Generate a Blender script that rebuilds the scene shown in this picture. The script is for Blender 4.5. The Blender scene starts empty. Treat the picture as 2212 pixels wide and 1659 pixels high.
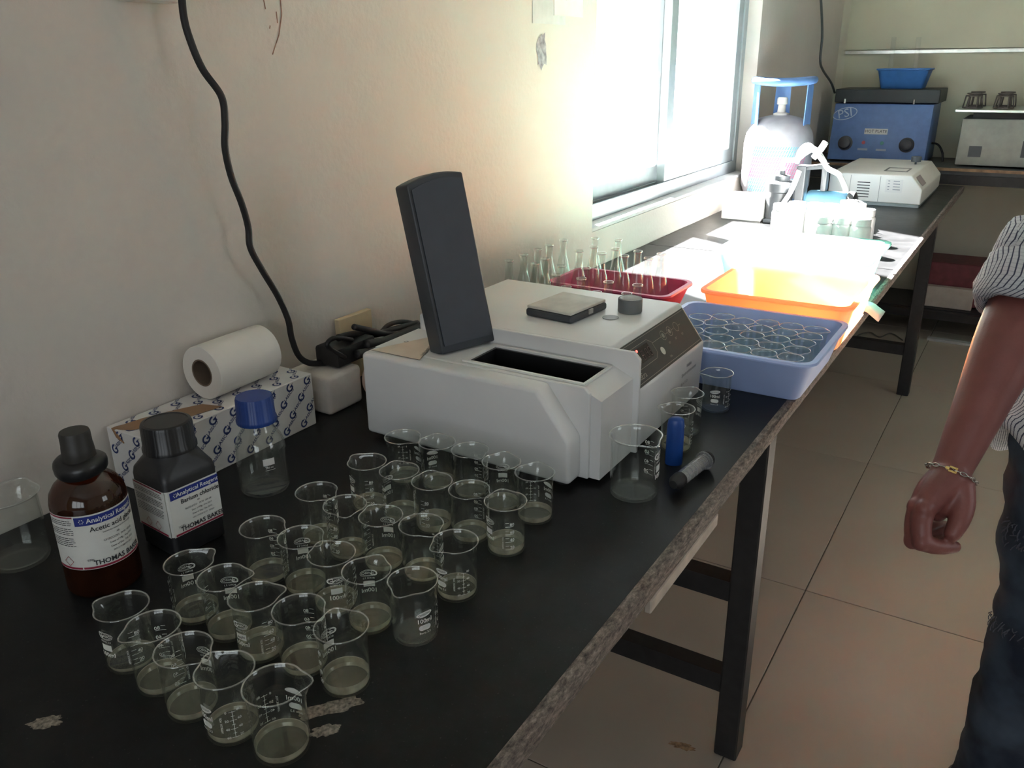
import bpy, bmesh, math, random
from mathutils import Vector, Matrix, noise
random.seed(7)
S = bpy.context.scene
COL = S.collection
PI = math.pi
B = 0.80                      # bench top height
WX = -1.07                    # inner face of the window wall
BY = 5.10                     # back wall

# ------------------------------------------------------------------ camera
F_PX, CX, CY = 1809.15, 1106.0, 829.5
YAW, PITCH, ROLL = math.radians(32.039), math.radians(21.071), math.radians(-0.748)
fwd = Vector((-math.sin(YAW)*math.cos(PITCH), math.cos(YAW)*math.cos(PITCH), -math.sin(PITCH)))
rt0 = Vector((math.cos(YAW), math.sin(YAW), 0))
up0 = rt0.cross(fwd)
RT = rt0*math.cos(ROLL) + up0*math.sin(ROLL)
UP = up0*math.cos(ROLL) - rt0*math.sin(ROLL)
EYE = Vector((0, 0, B + 0.565))
cam_d = bpy.data.cameras.new('camera')
cam_d.sensor_width = 36.0
cam_d.lens = F_PX/2212*36.0
cam_d.clip_start = 0.02
cam = bpy.data.objects.new('camera', cam_d)
COL.objects.link(cam)
cam.matrix_world = Matrix(((RT.x, UP.x, -fwd.x, EYE.x), (RT.y, UP.y, -fwd.y, EYE.y), (RT.z, UP.z, -fwd.z, EYE.z), (0, 0, 0, 1)))
S.camera = cam

def ray(px, py):
    return RT*((px-CX)/F_PX) - UP*((py-CY)/F_PX) + fwd
def on_z(px, py, z):
    d = ray(px, py); return EYE + d*((z-EYE.z)/d.z)
def on_x(px, py, x):
    d = ray(px, py); return EYE + d*((x-EYE.x)/d.x)
def on_y(px, py, y):
    d = ray(px, py); return EYE + d*((y-EYE.y)/d.y)
def at_d(px, py, depth):
    return EYE + ray(px, py)*depth

# ------------------------------------------------------------------ light
w = bpy.data.worlds.new('world'); S.world = w; w.use_nodes = True
wn = w.node_tree.nodes; wl = w.node_tree.links
bg = wn['Background']
bg.inputs['Color'].default_value = (0.90, 0.95, 1.0, 1)
bg.inputs['Strength'].default_value = 4.3
sun_d = bpy.data.lights.new('sun', 'SUN')
sun_d.energy = 400.0; sun_d.angle = math.radians(1.2); sun_d.color = (1.0, 0.98, 0.965)
sun = bpy.data.objects.new('sun', sun_d); COL.objects.link(sun)
_h = Vector((0.80, -0.42, 0)).normalized()
_el = math.radians(47)
sun.rotation_euler = (Vector((_h.x*math.cos(_el), _h.y*math.cos(_el), -math.sin(_el)))).to_track_quat('-Z', 'Y').to_euler()
sun.location = (-4, 5, 5)
def portal(name, loc, rot, sx, sy):
    d = bpy.data.lights.new(name, 'AREA'); d.shape = 'RECTANGLE'; d.size = sx; d.size_y = sy
    d.cycles.is_portal = True
    o = bpy.data.objects.new(name, d); COL.objects.link(o); o.location = loc; o.rotation_euler = rot
portal('window_portal', (WX-0.14, 2.885, B+0.75), (0, -PI/2, 0), 1.25, 1.45)
portal('side_portal', (3.32, 1.8, 1.7), (0, PI/2, 0), 1.3, 1.2)  # sky sampling for the added side fill window
portal('rear_portal', (0.9, -2.52, 1.65), (PI/2, 0, 0), 2.4, 1.4)  # sky sampling for the added rear fill window
S.view_settings.view_transform = 'Standard'
S.view_settings.look = 'None'
S.view_settings.exposure = -0.10
S.view_settings.gamma = 1.0
S.view_settings.use_curve_mapping = False
cy = S.cycles
cy.use_denoising = True
cy.use_adaptive_sampling = True; cy.adaptive_threshold = 0.02
cy.max_bounces = 10; cy.diffuse_bounces = 5; cy.glossy_bounces = 5; cy.transmission_bounces = 8
cy.transparent_max_bounces = 48
cy.caustics_reflective = False; cy.caustics_refractive = False
cy.sample_clamp_indirect = 30.0
cy.blur_glossy = 1.0

# ------------------------------------------------------------------ materials
MATS = {}
def nt(name):
    m = bpy.data.materials.new(name); m.use_nodes = True
    return m, m.node_tree.nodes, m.node_tree.links
def pmat(name, col, rough=0.5, metal=0.0, var=0.08, scale=30.0, bump=0.0, bscale=200.0, spec=0.5, coat=0.0, emit=None, sub=0.0, trans=0.0):
    if name in MATS: return MATS[name]
    m, n, l = nt(name)
    p = n['Principled BSDF']
    tc = n.new('ShaderNodeTexCoord')
    nz = n.new('ShaderNodeTexNoise'); nz.inputs['Scale'].default_value = scale; nz.inputs['Detail'].default_value = 5
    l.new(tc.outputs['Object'], nz.inputs['Vector'])
    r = n.new('ShaderNodeValToRGB')
    r.color_ramp.elements[0].position = 0.3; r.color_ramp.elements[1].position = 0.7
    r.color_ramp.elements[0].color = tuple(c*(1-var) for c in col) + (1,)
    r.color_ramp.elements[1].color = tuple(min(1, c*(1+var)) for c in col) + (1,)
    l.new(nz.outputs['Fac'], r.inputs['Fac']); l.new(r.outputs['Color'], p.inputs['Base Color'])
    p.inputs['Roughness'].default_value = rough; p.inputs['Metallic'].default_value = metal
    p.inputs['Specular IOR Level'].default_value = spec
    p.inputs['Coat Weight'].default_value = coat
    if trans: p.inputs['Transmission Weight'].default_value = trans
    if emit:
        p.inputs['Emission Color'].default_value = emit[:3] + (1,); p.inputs['Emission Strength'].default_value = emit[3]
    if bump:
        n2 = n.new('ShaderNodeTexNoise'); n2.inputs['Scale'].default_value = bscale; n2.inputs['Detail'].default_value = 4
        l.new(tc.outputs['Object'], n2.inputs['Vector'])
        b = n.new('ShaderNodeBump'); b.inputs['Strength'].default_value = bump; b.inputs['Distance'].default_value = 0.002
        l.new(n2.outputs['Fac'], b.inputs['Height']); l.new(b.outputs['Normal'], p.inputs['Normal'])
    MATS[name] = m
    return m
def thin_glass(name, tint=(0.97, 0.98, 0.97), base=0.04, gain=0.65, power=4.0, rough=0.02, film=0.006, filmcol=(0.8, 0.8, 0.76), through=0.0):
    if name in MATS: return MATS[name]
    m, n, l = nt(name)
    for x in list(n): n.remove(x)
    out = n.new('ShaderNodeOutputMaterial')
    lw = n.new('ShaderNodeLayerWeight'); lw.inputs['Blend'].default_value = 0.5
    pw = n.new('ShaderNodeMath'); pw.operation = 'POWER'; pw.inputs[1].default_value = power
    ml = n.new('ShaderNodeMath'); ml.operation = 'MULTIPLY_ADD'; ml.inputs[1].default_value = gain; ml.inputs[2].default_value = base; ml.use_clamp = True
    l.new(lw.outputs['Facing'], pw.inputs[0]); l.new(pw.outputs[0], ml.inputs[0])
    t = n.new('ShaderNodeBsdfTransparent'); t.inputs['Color'].default_value = tint + (1,)
    g = n.new('ShaderNodeBsdfGlossy'); g.inputs['Roughness'].default_value = rough; g.inputs['Color'].default_value = (0.95, 0.96, 0.94, 1)
    mx = n.new('ShaderNodeMixShader'); l.new(ml.outputs[0], mx.inputs[0]); l.new(t.outputs[0], mx.inputs[1]); l.new(g.outputs[0], mx.inputs[2])
    d = n.new('ShaderNodeBsdfDiffuse'); d.inputs['Color'].default_value = filmcol + (1,)
    nz = n.new('ShaderNodeTexNoise'); nz.inputs['Scale'].default_value = 60
    tc = n.new('ShaderNodeTexCoord'); l.new(tc.outputs['Object'], nz.inputs['Vector'])
    fm = n.new('ShaderNodeMath'); fm.operation = 'MULTIPLY'; fm.inputs[1].default_value = film*2
    l.new(nz.outputs['Fac'], fm.inputs[0])
    m2 = n.new('ShaderNodeMixShader'); l.new(fm.outputs[0], m2.inputs[0])
    tl = n.new('ShaderNodeBsdfTranslucent'); tl.inputs['Color'].default_value = filmcol + (1,)
    m3 = n.new('ShaderNodeMixShader'); m3.inputs[0].default_value = through; l.new(d.outputs[0], m3.inputs[1]); l.new(tl.outputs[0], m3.inputs[2])
    l.new(mx.outputs[0], m2.inputs[1]); l.new(m3.outputs[0], m2.inputs[2])
    l.new(m2.outputs[0], out.inputs['Surface'])
    MATS[name] = m
    return m

GLASS = thin_glass('beaker_glass')
RIMG = thin_glass('beaker_rim_glass', base=0.20, gain=0.6, power=1.5, film=0.08, filmcol=(0.85, 0.85, 0.8))
RIMT = thin_glass('tray_beaker_rim_lit_copy', base=0.22, gain=0.6, power=1.5, film=0.32, filmcol=(0.95, 0.96, 0.98), through=0.4)  # lit copy of the rim glass: whitish film paints the bright rims
FLASKG = thin_glass('flask_glass', film=0.012)
PANE = thin_glass('window_glass', tint=(0.98, 0.99, 0.99), film=0.005)
LIQ = thin_glass('sample_liquid', tint=(0.93, 0.92, 0.86), base=0.05, gain=0.3, film=0.02, filmcol=(0.62, 0.6, 0.47))
LIQB = thin_glass('liquid_edge_painted_refraction', tint=(0.9, 0.88, 0.8), base=0.12, gain=0.3, film=0.42, filmcol=(0.95, 0.88, 0.74), through=0.65)  # cream film colour stands in for light refracted at the liquid's edge
def enamel():
    m, n, l = nt('white_enamel_print')
    for x in list(n): n.remove(x)
    out = n.new('ShaderNodeOutputMaterial'); d = n.new('ShaderNodeBsdfDiffuse'); t_ = n.new('ShaderNodeBsdfTranslucent'); mx = n.new('ShaderNodeMixShader')
    nz = n.new('ShaderNodeTexNoise'); nz.inputs['Scale'].default_value = 90; mr = n.new('ShaderNodeMapRange'); mr.inputs['To Min'].default_value = 0.40; mr.inputs['To Max'].default_value = 0.50
    l.new(nz.outputs['Fac'], mr.inputs['Value']); l.new(mr.outputs[0], mx.inputs[0])
    d.inputs['Color'].default_value = (0.95, 0.95, 0.93, 1); t_.inputs['Color'].default_value = (0.95, 0.95, 0.93, 1)
    l.new(d.outputs[0], mx.inputs[1]); l.new(t_.outputs[0], mx.inputs[2]); l.new(mx.outputs[0], out.inputs['Surface']); return m
PRINT = enamel()
WHITE = pmat('white_paper', (0.80, 0.79, 0.76), 0.7, var=0.03)
INK = pmat('black_ink', (0.03, 0.03, 0.035), 0.6)
SHELL = pmat('instrument_shell', (0.71, 0.715, 0.71), 0.45, var=0.03, scale=8, bump=0.05, bscale=600)
SHELLW = pmat('instrument_cream', (0.86, 0.85, 0.80), 0.45, var=0.03, scale=8)
DGREY = pmat('dark_grey_plastic', (0.045, 0.05, 0.058), 0.42, var=0.12, scale=12, bump=0.06, bscale=900)
BLACK = pmat('black_plastic', (0.012, 0.012, 0.013), 0.35, var=0.2)
RUBBER = pmat('black_rubber', (0.014, 0.013, 0.013), 0.6, var=0.2)
METAL = pmat('brushed_steel', (0.62, 0.62, 0.6), 0.3, metal=1.0, var=0.1)
IRON = pmat('black_painted_iron', (0.018, 0.017, 0.018), 0.5, var=0.25, scale=40)
ALU = pmat('window_aluminium', (0.33, 0.37, 0.38), 0.45, metal=0.3, var=0.06)
BLUEP = pmat('blue_tray_plastic', (0.45, 0.58, 0.95), 0.4, var=0.05, scale=10)

# ------------------------------------------------------------------ geometry helpers
class Geo:
    def __init__(s): s.v = []; s.f = []; s.m = []; s.uv = None
    def add(s, v, f, xf=None, mi=0):
        o = len(s.v)
        s.v += [tuple(xf(Vector(p))) if callable(xf) else (tuple(xf @ Vector(p)) if xf is not None else tuple(p)) for p in v]
        s.f += [tuple(i+o for i in q) for q in f]; s.m += [mi]*len(f)
        return s
    def mesh(s, name, mats=(), smooth=False, ang=None):
        me = bpy.data.meshes.new(name); me.from_pydata(s.v, [], s.f)
        for m in (mats if isinstance(mats, (list, tuple)) else [mats]): me.materials.append(m)
        if len(me.materials) > 1: me.polygons.foreach_set('material_index', s.m)
        if smooth:
            me.polygons.foreach_set('use_smooth', [True]*len(me.polygons))
            if ang:
                me.set_sharp_from_angle(angle=math.radians(ang))
        me.update()
        return me
def boxg(x0, x1, y0, y1, z0, z1):
    v = [(x0, y0, z0), (x1, y0, z0), (x1, y1, z0), (x0, y1, z0), (x0, y0, z1), (x1, y0, z1), (x1, y1, z1), (x0, y1, z1)]
    return v, [(3, 2, 1, 0), (4, 5, 6, 7), (0, 1, 5, 4), (1, 2, 6, 5), (2, 3, 7, 6), (3, 0, 4, 7)]
def lathe(prof, seg=40, fn=None):
    v = []; f = []; idx = []
    for (r, z) in prof:
        if r < 1e-6:
            idx.append([len(v)]); v.append((0, 0, z))
        else:
            row = []
            for k in range(seg):
                a = 2*PI*k/seg; row.append(len(v)); p = (r*math.sin(a), -r*math.cos(a), z)
                v.append(fn(p, a) if fn else p)
            idx.append(row)
    for a, b in zip(idx, idx[1:]):
        if len(a) == 1 and len(b) == 1: continue
        for k in range(seg):
            k2 = (k+1) % seg
            if len(a) == 1: f.append((a[0], b[k2], b[k]))
            elif len(b) == 1: f.append((a[k], a[k2], b[0]))
            else: f.append((a[k], a[k2], b[k2], b[k]))
    return v, f
def catmull(pts, n=8):
    P = [Vector(p) for p in pts]; P = [P[0]*2-P[1]] + P + [P[-1]*2-P[-2]]; out = []
    for i in range(1, len(P)-2):
        for k in range(n):
            t = k/n; a, b, c, d = P[i-1], P[i], P[i+1], P[i+2]
            out.append(0.5*((2*b)+(c-a)*t+(2*a-5*b+4*c-d)*t*t+(3*b-a-3*c+d)*t**3))
    out.append(P[-2]); return out
def tube(path, rad, seg=10, cap=True):
    P = [Vector(p) for p in path]; n = len(P); R = rad if isinstance(rad, (list, tuple)) else [rad]*n
    v = []; f = []; prev = None
    for i in range(n):
        t = (P[min(i+1, n-1)]-P[max(i-1, 0)]).normalized()
        if prev is None:
            a = Vector((0, 0, 1)) if abs(t.z) < 0.9 else Vector((1, 0, 0))
            prev = (a-t*a.dot(t)).normalized()
        u = (prev-t*prev.dot(t)).normalized(); prev = u; w_ = t.cross(u)
        for k in range(seg):
            a = 2*PI*k/seg; v.append(P[i]+(u*math.cos(a)+w_*math.sin(a))*R[i])
    for i in range(n-1):
        for k in range(seg):
            k2 = (k+1) % seg; f.append((i*seg+k, i*seg+k2, (i+1)*seg+k2, (i+1)*seg+k))
    if cap:
        f.append(tuple(reversed(range(seg)))); f.append(tuple((n-1)*seg+k for k in range(seg)))
    return [tuple(p) for p in v], f
def extr(poly, a0, a1, axis='y'):
    """extrude polygon poly[(p,q)] along an axis: y -> (p,a,q); x -> (a,p,q); z -> (p,q,a)"""
    mk = {'y': lambda p, q, a: (p, a, q), 'x': lambda p, q, a: (a, p, q), 'z': lambda p, q, a: (p, q, a)}[axis]
    n = len(poly); v = [mk(p, q, a0) for p, q in poly] + [mk(p, q, a1) for p, q in poly]
    f = [tuple(range(n)), tuple(range(2*n-1, n-1, -1))] + [(i, n+i, n+(i+1) % n, (i+1) % n) for i in range(n)]
    return v, f
def bevelled(v, f, w_=0.003, seg=2, ang=30):
    bm = bmesh.new(); vs = [bm.verts.new(p) for p in v]
    for q in f: bm.faces.new([vs[i] for i in q])
    bmesh.ops.recalc_face_normals(bm, faces=bm.faces)
    es = [e for e in bm.edges if len(e.link_faces) == 2 and e.calc_face_angle(0) > math.radians(ang)]
    bmesh.ops.bevel(bm, geom=es, offset=w_, segments=seg, profile=0.5, affect='EDGES', clamp_overlap=True)
    bm.verts.ensure_lookup_table(); bm.verts.index_update()
    V = [tuple(p.co) for p in bm.verts]; F = [tuple(p.index for p in q.verts) for q in bm.faces]
    bm.free(); return V, F
def rbox(x0, x1, y0, y1, z0, z1, w_=0.003, seg=2):
    return bevelled(*boxg(x0, x1, y0, y1, z0, z1), w_=w_, seg=seg)
def fixn(me):
    bm = bmesh.new(); bm.from_mesh(me); bmesh.ops.recalc_face_normals(bm, faces=bm.faces); bm.to_mesh(me); bm.free(); return me
def obj(name, me, parent=None, loc=None, rz=None):
    o = bpy.data.objects.new(name, me); COL.objects.link(o)
    if parent: o.parent = parent
    if loc is not None: o.location = loc
    if rz is not None: o.rotation_euler = (0, 0, rz)
    return o
def part(name, geo, mat, parent=None, smooth=False, ang=35, fix=True, loc=None, rz=None):
    if isinstance(geo, tuple): geo = Geo().add(*geo)
    me = geo.mesh(name, mat, smooth, ang)
    if fix: fixn(me)
    return obj(name, me, parent, loc, rz)
def tag(o, label, cat, group=None):
    o['label'] = label; o['category'] = cat
    if group: o['group'] = group
    return o
def thing(name, label, cat, loc=(0, 0, 0), rz=0, group=None):
    o = bpy.data.objects.new(name, None); COL.objects.link(o); o.location = loc; o.rotation_euler = (0, 0, rz)
    o.empty_display_size = 0.05
    return tag(o, label, cat, group)
def struct(o):
    o['kind'] = 'structure'; return o

_T = {}
def text(s, size=1.0, align='CENTER', shear=0.0, space=1.0, bold=0.0):
    k = (s, size, align, shear, space, bold)
    if k in _T: return _T[k]
    c = bpy.data.curves.new('lettering', 'FONT'); c.body = s; c.size = size; c.align_x = align; c.align_y = 'CENTER'
    c.resolution_u = 2; c.shear = shear; c.space_character = space; c.offset = bold*size
    o = bpy.data.objects.new('lettering', c)
    me = o.to_mesh()
    r = ([tuple(v.co) for v in me.vertices], [tuple(p.vertices) for p in me.polygons])
    o.to_mesh_clear(); bpy.data.objects.remove(o); bpy.data.curves.remove(c)
    _T[k] = r
    return r
def rect(u0, u1, v0, v1, n=1):
    v = []; f = []
    for i in range(n+1):
        u = u0+(u1-u0)*i/n; v += [(u, v0, 0), (u, v1, 0)]
    for i in range(n): f.append((2*i, 2*i+2, 2*i+3, 2*i+1))
    return v, f
def ell(cx_, cy_, rx, ry, n=20):
    return [(cx_+rx*math.cos(2*PI*k/n), cy_+ry*math.sin(2*PI*k/n), 0) for k in range(n)], [tuple(range(n))]
def ring2(cx_, cy_, rx, ry, w_, n=24, a0=0, a1=2*PI):
    v = []; f = []
    for k in range(n+1):
        a = a0+(a1-a0)*k/n
        v += [(cx_+rx*math.cos(a), cy_+ry*math.sin(a), 0), (cx_+(rx-w_)*math.cos(a), cy_+(ry-w_)*math.sin(a), 0)]
    for k in range(n): f.append((2*k, 2*k+2, 2*k+3, 2*k+1))
    return v, f
def line2(x0, y0, x1, y1, w_):
    d = Vector((x1-x0, y1-y0)); n = Vector((-d.y, d.x)).normalized()*w_/2
    return [(x0+n.x, y0+n.y, 0), (x0-n.x, y0-n.y, 0), (x1-n.x, y1-n.y, 0), (x1+n.x, y1+n.y, 0)], [(0, 1, 2, 3)]
def bend(R, az=0.0, du=0.0, dv=0.0, rot=0.0):
    """flat print (u right, v up) wrapped onto a vertical cylinder of radius R at azimuth az"""
    c, s_ = math.cos(rot), math.sin(rot)
    def fn(p):
        u = p.x*c-p.y*s_+du; v_ = p.x*s_+p.y*c+dv; a = az+u/R
        return Vector((R*math.sin(a), -R*math.cos(a), v_))
    return fn
def plane(o, u, v, eps=0.0003):
    o = Vector(o); u = Vector(u).normalized(); v = Vector(v).normalized(); n = u.cross(v)
    return lambda p: o+u*p.x+v*p.y+n*(eps+p.z)
def offs(fn, du=0, dv=0, rot=0, sc=1.0):
    c, s_ = math.cos(rot)*sc, math.sin(rot)*sc
    return lambda p: fn(Vector((p.x*c-p.y*s_+du, p.x*s_+p.y*c+dv, p.z)))

# ================================================================== SETTING
def wall_mat(name, col, bump=0.25):
    m, n, l = nt(name); p = n['Principled BSDF']
    tc = n.new('ShaderNodeTexCoord')
    a = n.new('ShaderNodeTexNoise'); a.inputs['Scale'].default_value = 1.3; a.inputs['Detail'].default_value = 8; a.inputs['Roughness'].default_value = 0.65
    l.new(tc.outputs['Object'], a.inputs['Vector'])
    r = n.new('ShaderNodeValToRGB'); r.color_ramp.elements[0].position = 0.32; r.color_ramp.elements[1].position = 0.7
    r.color_ramp.elements[0].color = tuple(c*0.93 for c in col)+(1,); r.color_ramp.elements[1].color = tuple(c*1.03 for c in col)+(1,)
    l.new(a.outputs['Fac'], r.inputs['Fac']); l.new(r.outputs['Color'], p.inputs['Base Color'])
    p.inputs['Roughness'].default_value = 0.8
    b1 = n.new('ShaderNodeTexNoise'); b1.inputs['Scale'].default_value = 90; b1.inputs['Detail'].default_value = 6
    l.new(tc.outputs['Object'], b1.inputs['Vector'])
    bp = n.new('ShaderNodeBump'); bp.inputs['Strength'].default_value = bump; bp.inputs['Distance'].default_value = 0.004
    l.new(b1.outputs['Fac'], bp.inputs['Height']); l.new(bp.outputs['Normal'], p.inputs['Normal'])
    return m
WALL = wall_mat('cream_plaster', (0.64, 0.59, 0.535))
WALLG = wall_mat('olive_cream_plaster', (0.60, 0.57, 0.46), 0.12)
CEIL = wall_mat('white_ceiling', (0.75, 0.74, 0.71), 0.05)
TILE = pmat('vitrified_tile', (0.43, 0.375, 0.315), 0.32, var=0.05, scale=3.0, spec=0.5)
GROUT = pmat('tile_grout', (0.16, 0.14, 0.12), 0.9)

X1, Y0, ZC = 3.2, -2.4, 3.0
floor = struct(part('floor', boxg(WX-0.25, X1+0.25, Y0-0.25, BY+0.25, -0.08, -0.0035), GROUT))
TS = 0.905
tile_me = fixn(Geo().add(*bevelled(*boxg(-TS/2+0.0015, TS/2-0.0015, -TS/2+0.0015, TS/2-0.0015, -0.003, 0.0), w_=0.001, seg=1)).mesh('floor_tile', TILE))
for i in range(-1, 5):
    for j in range(-5, 5):
        cx_, cy_ = -0.352+TS*(i+0.5), 2.068+TS*(j+0.5)
        if cx_ < WX-0.5 or cx_ > X1+0.4 or cy_ < Y0-0.4 or cy_ > BY+0.4: continue
        obj('floor_tile', tile_me, floor, (cx_, cy_, -0.0005))
struct(part('ceiling', boxg(WX-0.25, X1+0.25, Y0-0.25, BY+0.25, ZC, ZC+0.1), CEIL))
WY0, WY1, WZ0, WZ1 = 2.152, 3.622, B+0.105, B+1.38
g = Geo()
g.add(*boxg(WX-0.2, WX, Y0, WY0, 0, ZC)).add(*boxg(WX-0.2, WX, WY1, BY, 0, ZC))
g.add(*boxg(WX-0.2, WX, WY0, WY1, 0, WZ0)).add(*boxg(WX-0.2, WX, WY0, WY1, WZ1, ZC))
wall_left = struct(part('wall_left', g, WALL, fix=False))
wall_back = struct(part('wall_back', boxg(WX-0.2, X1+0.2, BY, BY+0.15, 0, ZC), WALLG))
g = Geo(); FX0, FX1, FZ0, FZ1 = -0.3, 2.1, 0.95, 2.35  # wall opening made for the added rear fill window
g.add(*boxg(WX-0.2, FX0, Y0-0.2, Y0, 0, ZC)).add(*boxg(FX1, X1+0.2, Y0-0.2, Y0, 0, ZC)).add(*boxg(FX0, FX1, Y0-0.2, Y0, 0, FZ0)).add(*boxg(FX0, FX1, Y0-0.2, Y0, FZ1, ZC))
wall_front = struct(part('wall_front', g, WALL, fix=False))
g = Geo()
g.add(*boxg(X1, X1+0.2, Y0, 1.2, 0, ZC)).add(*boxg(X1, X1+0.2, 2.4, BY, 0, ZC)).add(*boxg(X1, X1+0.2, 1.2, 2.4, 0, 1.05)).add(*boxg(X1, X1+0.2, 1.2, 2.4, 2.35, ZC))  # wall opening made for the added side fill window
wall_right = struct(part('wall_right', g, WALL, fix=False))
# sliding aluminium window
win = bpy.data.objects.new('window_1', None); COL.objects.link(win); struct(win)
g = Geo(); xa, xb = WX-0.13, WX-0.055
g.add(*boxg(xa, xb, WY0, WY1, WZ0, WZ0+0.045)).add(*boxg(xa, xb, WY0, WY1, WZ1-0.04, WZ1))
g.add(*boxg(xa, xb, WY0, WY0+0.04, WZ0+0.045, WZ1-0.04)).add(*boxg(xa, xb, WY1-0.04, WY1, WZ0+0.045, WZ1-0.04))
g.add(*boxg(xb-0.008, xb, WY0+0.04, WY1-0.04, WZ0+0.045, WZ0+0.058)).add(*boxg(xa+0.033, xa+0.040, WY0+0.04, WY1-0.04, WZ0+0.045, WZ0+0.056))
part('window_frame', g, ALU, win, fix=False)
def sash(y0, y1, xs):
    g = Geo(); z0, z1 = WZ0+0.046, WZ1-0.041; d = 0.028; st = 0.055
    g.add(*boxg(xs, xs+d, y0, y1, z0, z0+0.065)).add(*boxg(xs, xs+d, y0, y1, z1-0.05, z1))
    g.add(*boxg(xs, xs+d, y0, y0+st, z0+0.065, z1-0.05)).add(*boxg(xs, xs+d, y1-st, y1, z0+0.065, z1-0.05))
    s_ = part('sash', g, ALU, win, fix=False)
    part('pane', boxg(xs+0.011, xs+0.016, y0+st-0.004, y1-st+0.004, z0+0.061, z1-0.046), PANE, s_, fix=False)
sash(2.193, 2.90, xa+0.004); sash(2.83, 3.581, xa+0.041)
part('window_sill', rbox(WX-0.055, WX+0.0, WY0+0.001, WY1-0.001, WZ0, WZ0+0.012, 0.003), pmat('sill_stone', (0.55, 0.55, 0.53), 0.4), win)
fill_win_side = bpy.data.objects.new('added_fill_window_side', None); COL.objects.link(fill_win_side); struct(fill_win_side)  # unseen window, added to let fill light in from the right
g = Geo(); xa2, xb2 = X1+0.08, X1+0.13
g.add(*boxg(xa2, xb2, 1.2, 2.4, 1.05, 1.1)).add(*boxg(xa2, xb2, 1.2, 2.4, 2.3, 2.35))
for yy in (1.2, 1.775, 2.35): g.add(*boxg(xa2, xb2, yy, yy+0.05, 1.1, 2.3))
part('window_frame', g, ALU, fill_win_side, fix=False)
for yy in (1.25, 1.825): part('pane', boxg(xa2+0.02, xa2+0.025, yy, yy+0.525, 1.1, 2.3), PANE, fill_win_side, fix=False)
fill_win_rear = bpy.data.objects.new('added_fill_window_rear', None); COL.objects.link(fill_win_rear); struct(fill_win_rear)  # unseen window behind the camera, added to light the near faces
g = Geo(); ya3, yb3 = Y0-0.13, Y0-0.08
g.add(*boxg(FX0, FX1, ya3, yb3, FZ0, FZ0+0.05)).add(*boxg(FX0, FX1, ya3, yb3, FZ1-0.05, FZ1))
for xx in (-0.3, 0.483, 1.266, 2.05): g.add(*boxg(xx, xx+0.05, ya3, yb3, FZ0+0.05, FZ1-0.05))
part('window_frame', g, ALU, fill_win_rear, fix=False)
for xx in (-0.25, 0.533, 1.316): part('pane', boxg(xx, xx+0.733, ya3+0.02, ya3+0.025, FZ0+0.05, FZ1-0.05), PANE, fill_win_rear, fix=False)

# ================================================================== BENCHES
def bench_top_mat(name='black_laminate', dust=0.0):
    m, n, l = nt(name); p = n['Principled BSDF']
    tc = n.new('ShaderNodeTexCoord')
    a = n.new('ShaderNodeTexNoise'); a.inputs['Scale'].default_value = 9; a.inputs['Detail'].default_value = 9; a.inputs['Roughness'].default_value = 0.75
    l.new(tc.outputs['Object'], a.inputs['Vector'])
    r = n.new('ShaderNodeValToRGB')
    r.color_ramp.elements[0].position = 0.35; r.color_ramp.elements[0].color = (0.003+dust, 0.003+dust, 0.0032+dust, 1)
    r.color_ramp.elements[1].position = 0.78; r.color_ramp.elements[1].color = (0.012+dust*1.8, 0.012+dust*1.8, 0.0125+dust*1.8, 1)
    l.new(a.outputs['Fac'], r.inputs['Fac'])
    s_ = n.new('ShaderNodeTexNoise'); s_.inputs['Scale'].default_value = 300; s_.inputs['Detail'].default_value = 3
    l.new(tc.outputs['Object'], s_.inputs['Vector'])
    r2 = n.new('ShaderNodeValToRGB'); r2.color_ramp.elements[0].position = 0.66; r2.color_ramp.elements[1].position = 0.74
    r2.color_ramp.elements[0].color = (0, 0, 0, 1); r2.color_ramp.elements[1].color = (0.05, 0.05, 0.048, 1)
    l.new(s_.outputs['Fac'], r2.inputs['Fac'])
    ad = n.new('ShaderNodeMix'); ad.data_type = 'RGBA'; ad.blend_type = 'ADD'; ad.inputs[0].default_value = 0.5
    l.new(r.outputs['Color'], ad.inputs[6]); l.new(r2.outputs['Color'], ad.inputs[7]); l.new(ad.outputs[2], p.inputs['Base Color'])
    rr = n.new('ShaderNodeMapRange'); rr.inputs['To Min'].default_value = 0.22; rr.inputs['To Max'].default_value = 0.42
    l.new(a.outputs['Fac'], rr.inputs['Value']); l.new(rr.outputs[0], p.inputs['Roughness'])
    p.inputs['Specular IOR Level'].default_value = 0.13
    return m
LAM = bench_top_mat(dust=0.004)
def edge_mat():
    m, n, l = nt('worn_wood_edge'); p = n['Principled BSDF']
    tc = n.new('ShaderNodeTexCoord')
    mp = n.new('ShaderNodeMapping'); mp.inputs['Scale'].default_value = (1, 0.40, 1.3)
    l.new(tc.outputs['Object'], mp.inputs['Vector'])
    a = n.new('ShaderNodeTexNoise'); a.inputs['Scale'].default_value = 190; a.inputs['Detail'].default_value = 8; a.inputs['Roughness'].default_value = 0.75
    l.new(mp.outputs[0], a.inputs['Vector'])
    r = n.new('ShaderNodeValToRGB')
    e = r.color_ramp.elements; e[0].position = 0.34; e[0].color = (0.022, 0.017, 0.016, 1); e[1].position = 0.68; e[1].color = (0.36, 0.30, 0.26, 1)
    e2 = e.new(0.52); e2.color = (0.17, 0.135, 0.115, 1)
    l.new(a.outputs['Fac'], r.inputs['Fac']); l.new(r.outputs['Color'], p.inputs['Base Color'])
    p.inputs['Roughness'].default_value = 0.75
    b = n.new('ShaderNodeBump'); b.inputs['Strength'].default_value = 0.5; b.inputs['Distance'].default_value = 0.003
    l.new(a.outputs['Fac'], b.inputs['Height']); l.new(b.outputs['Normal'], p.inputs['Normal'])
    return m
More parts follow.
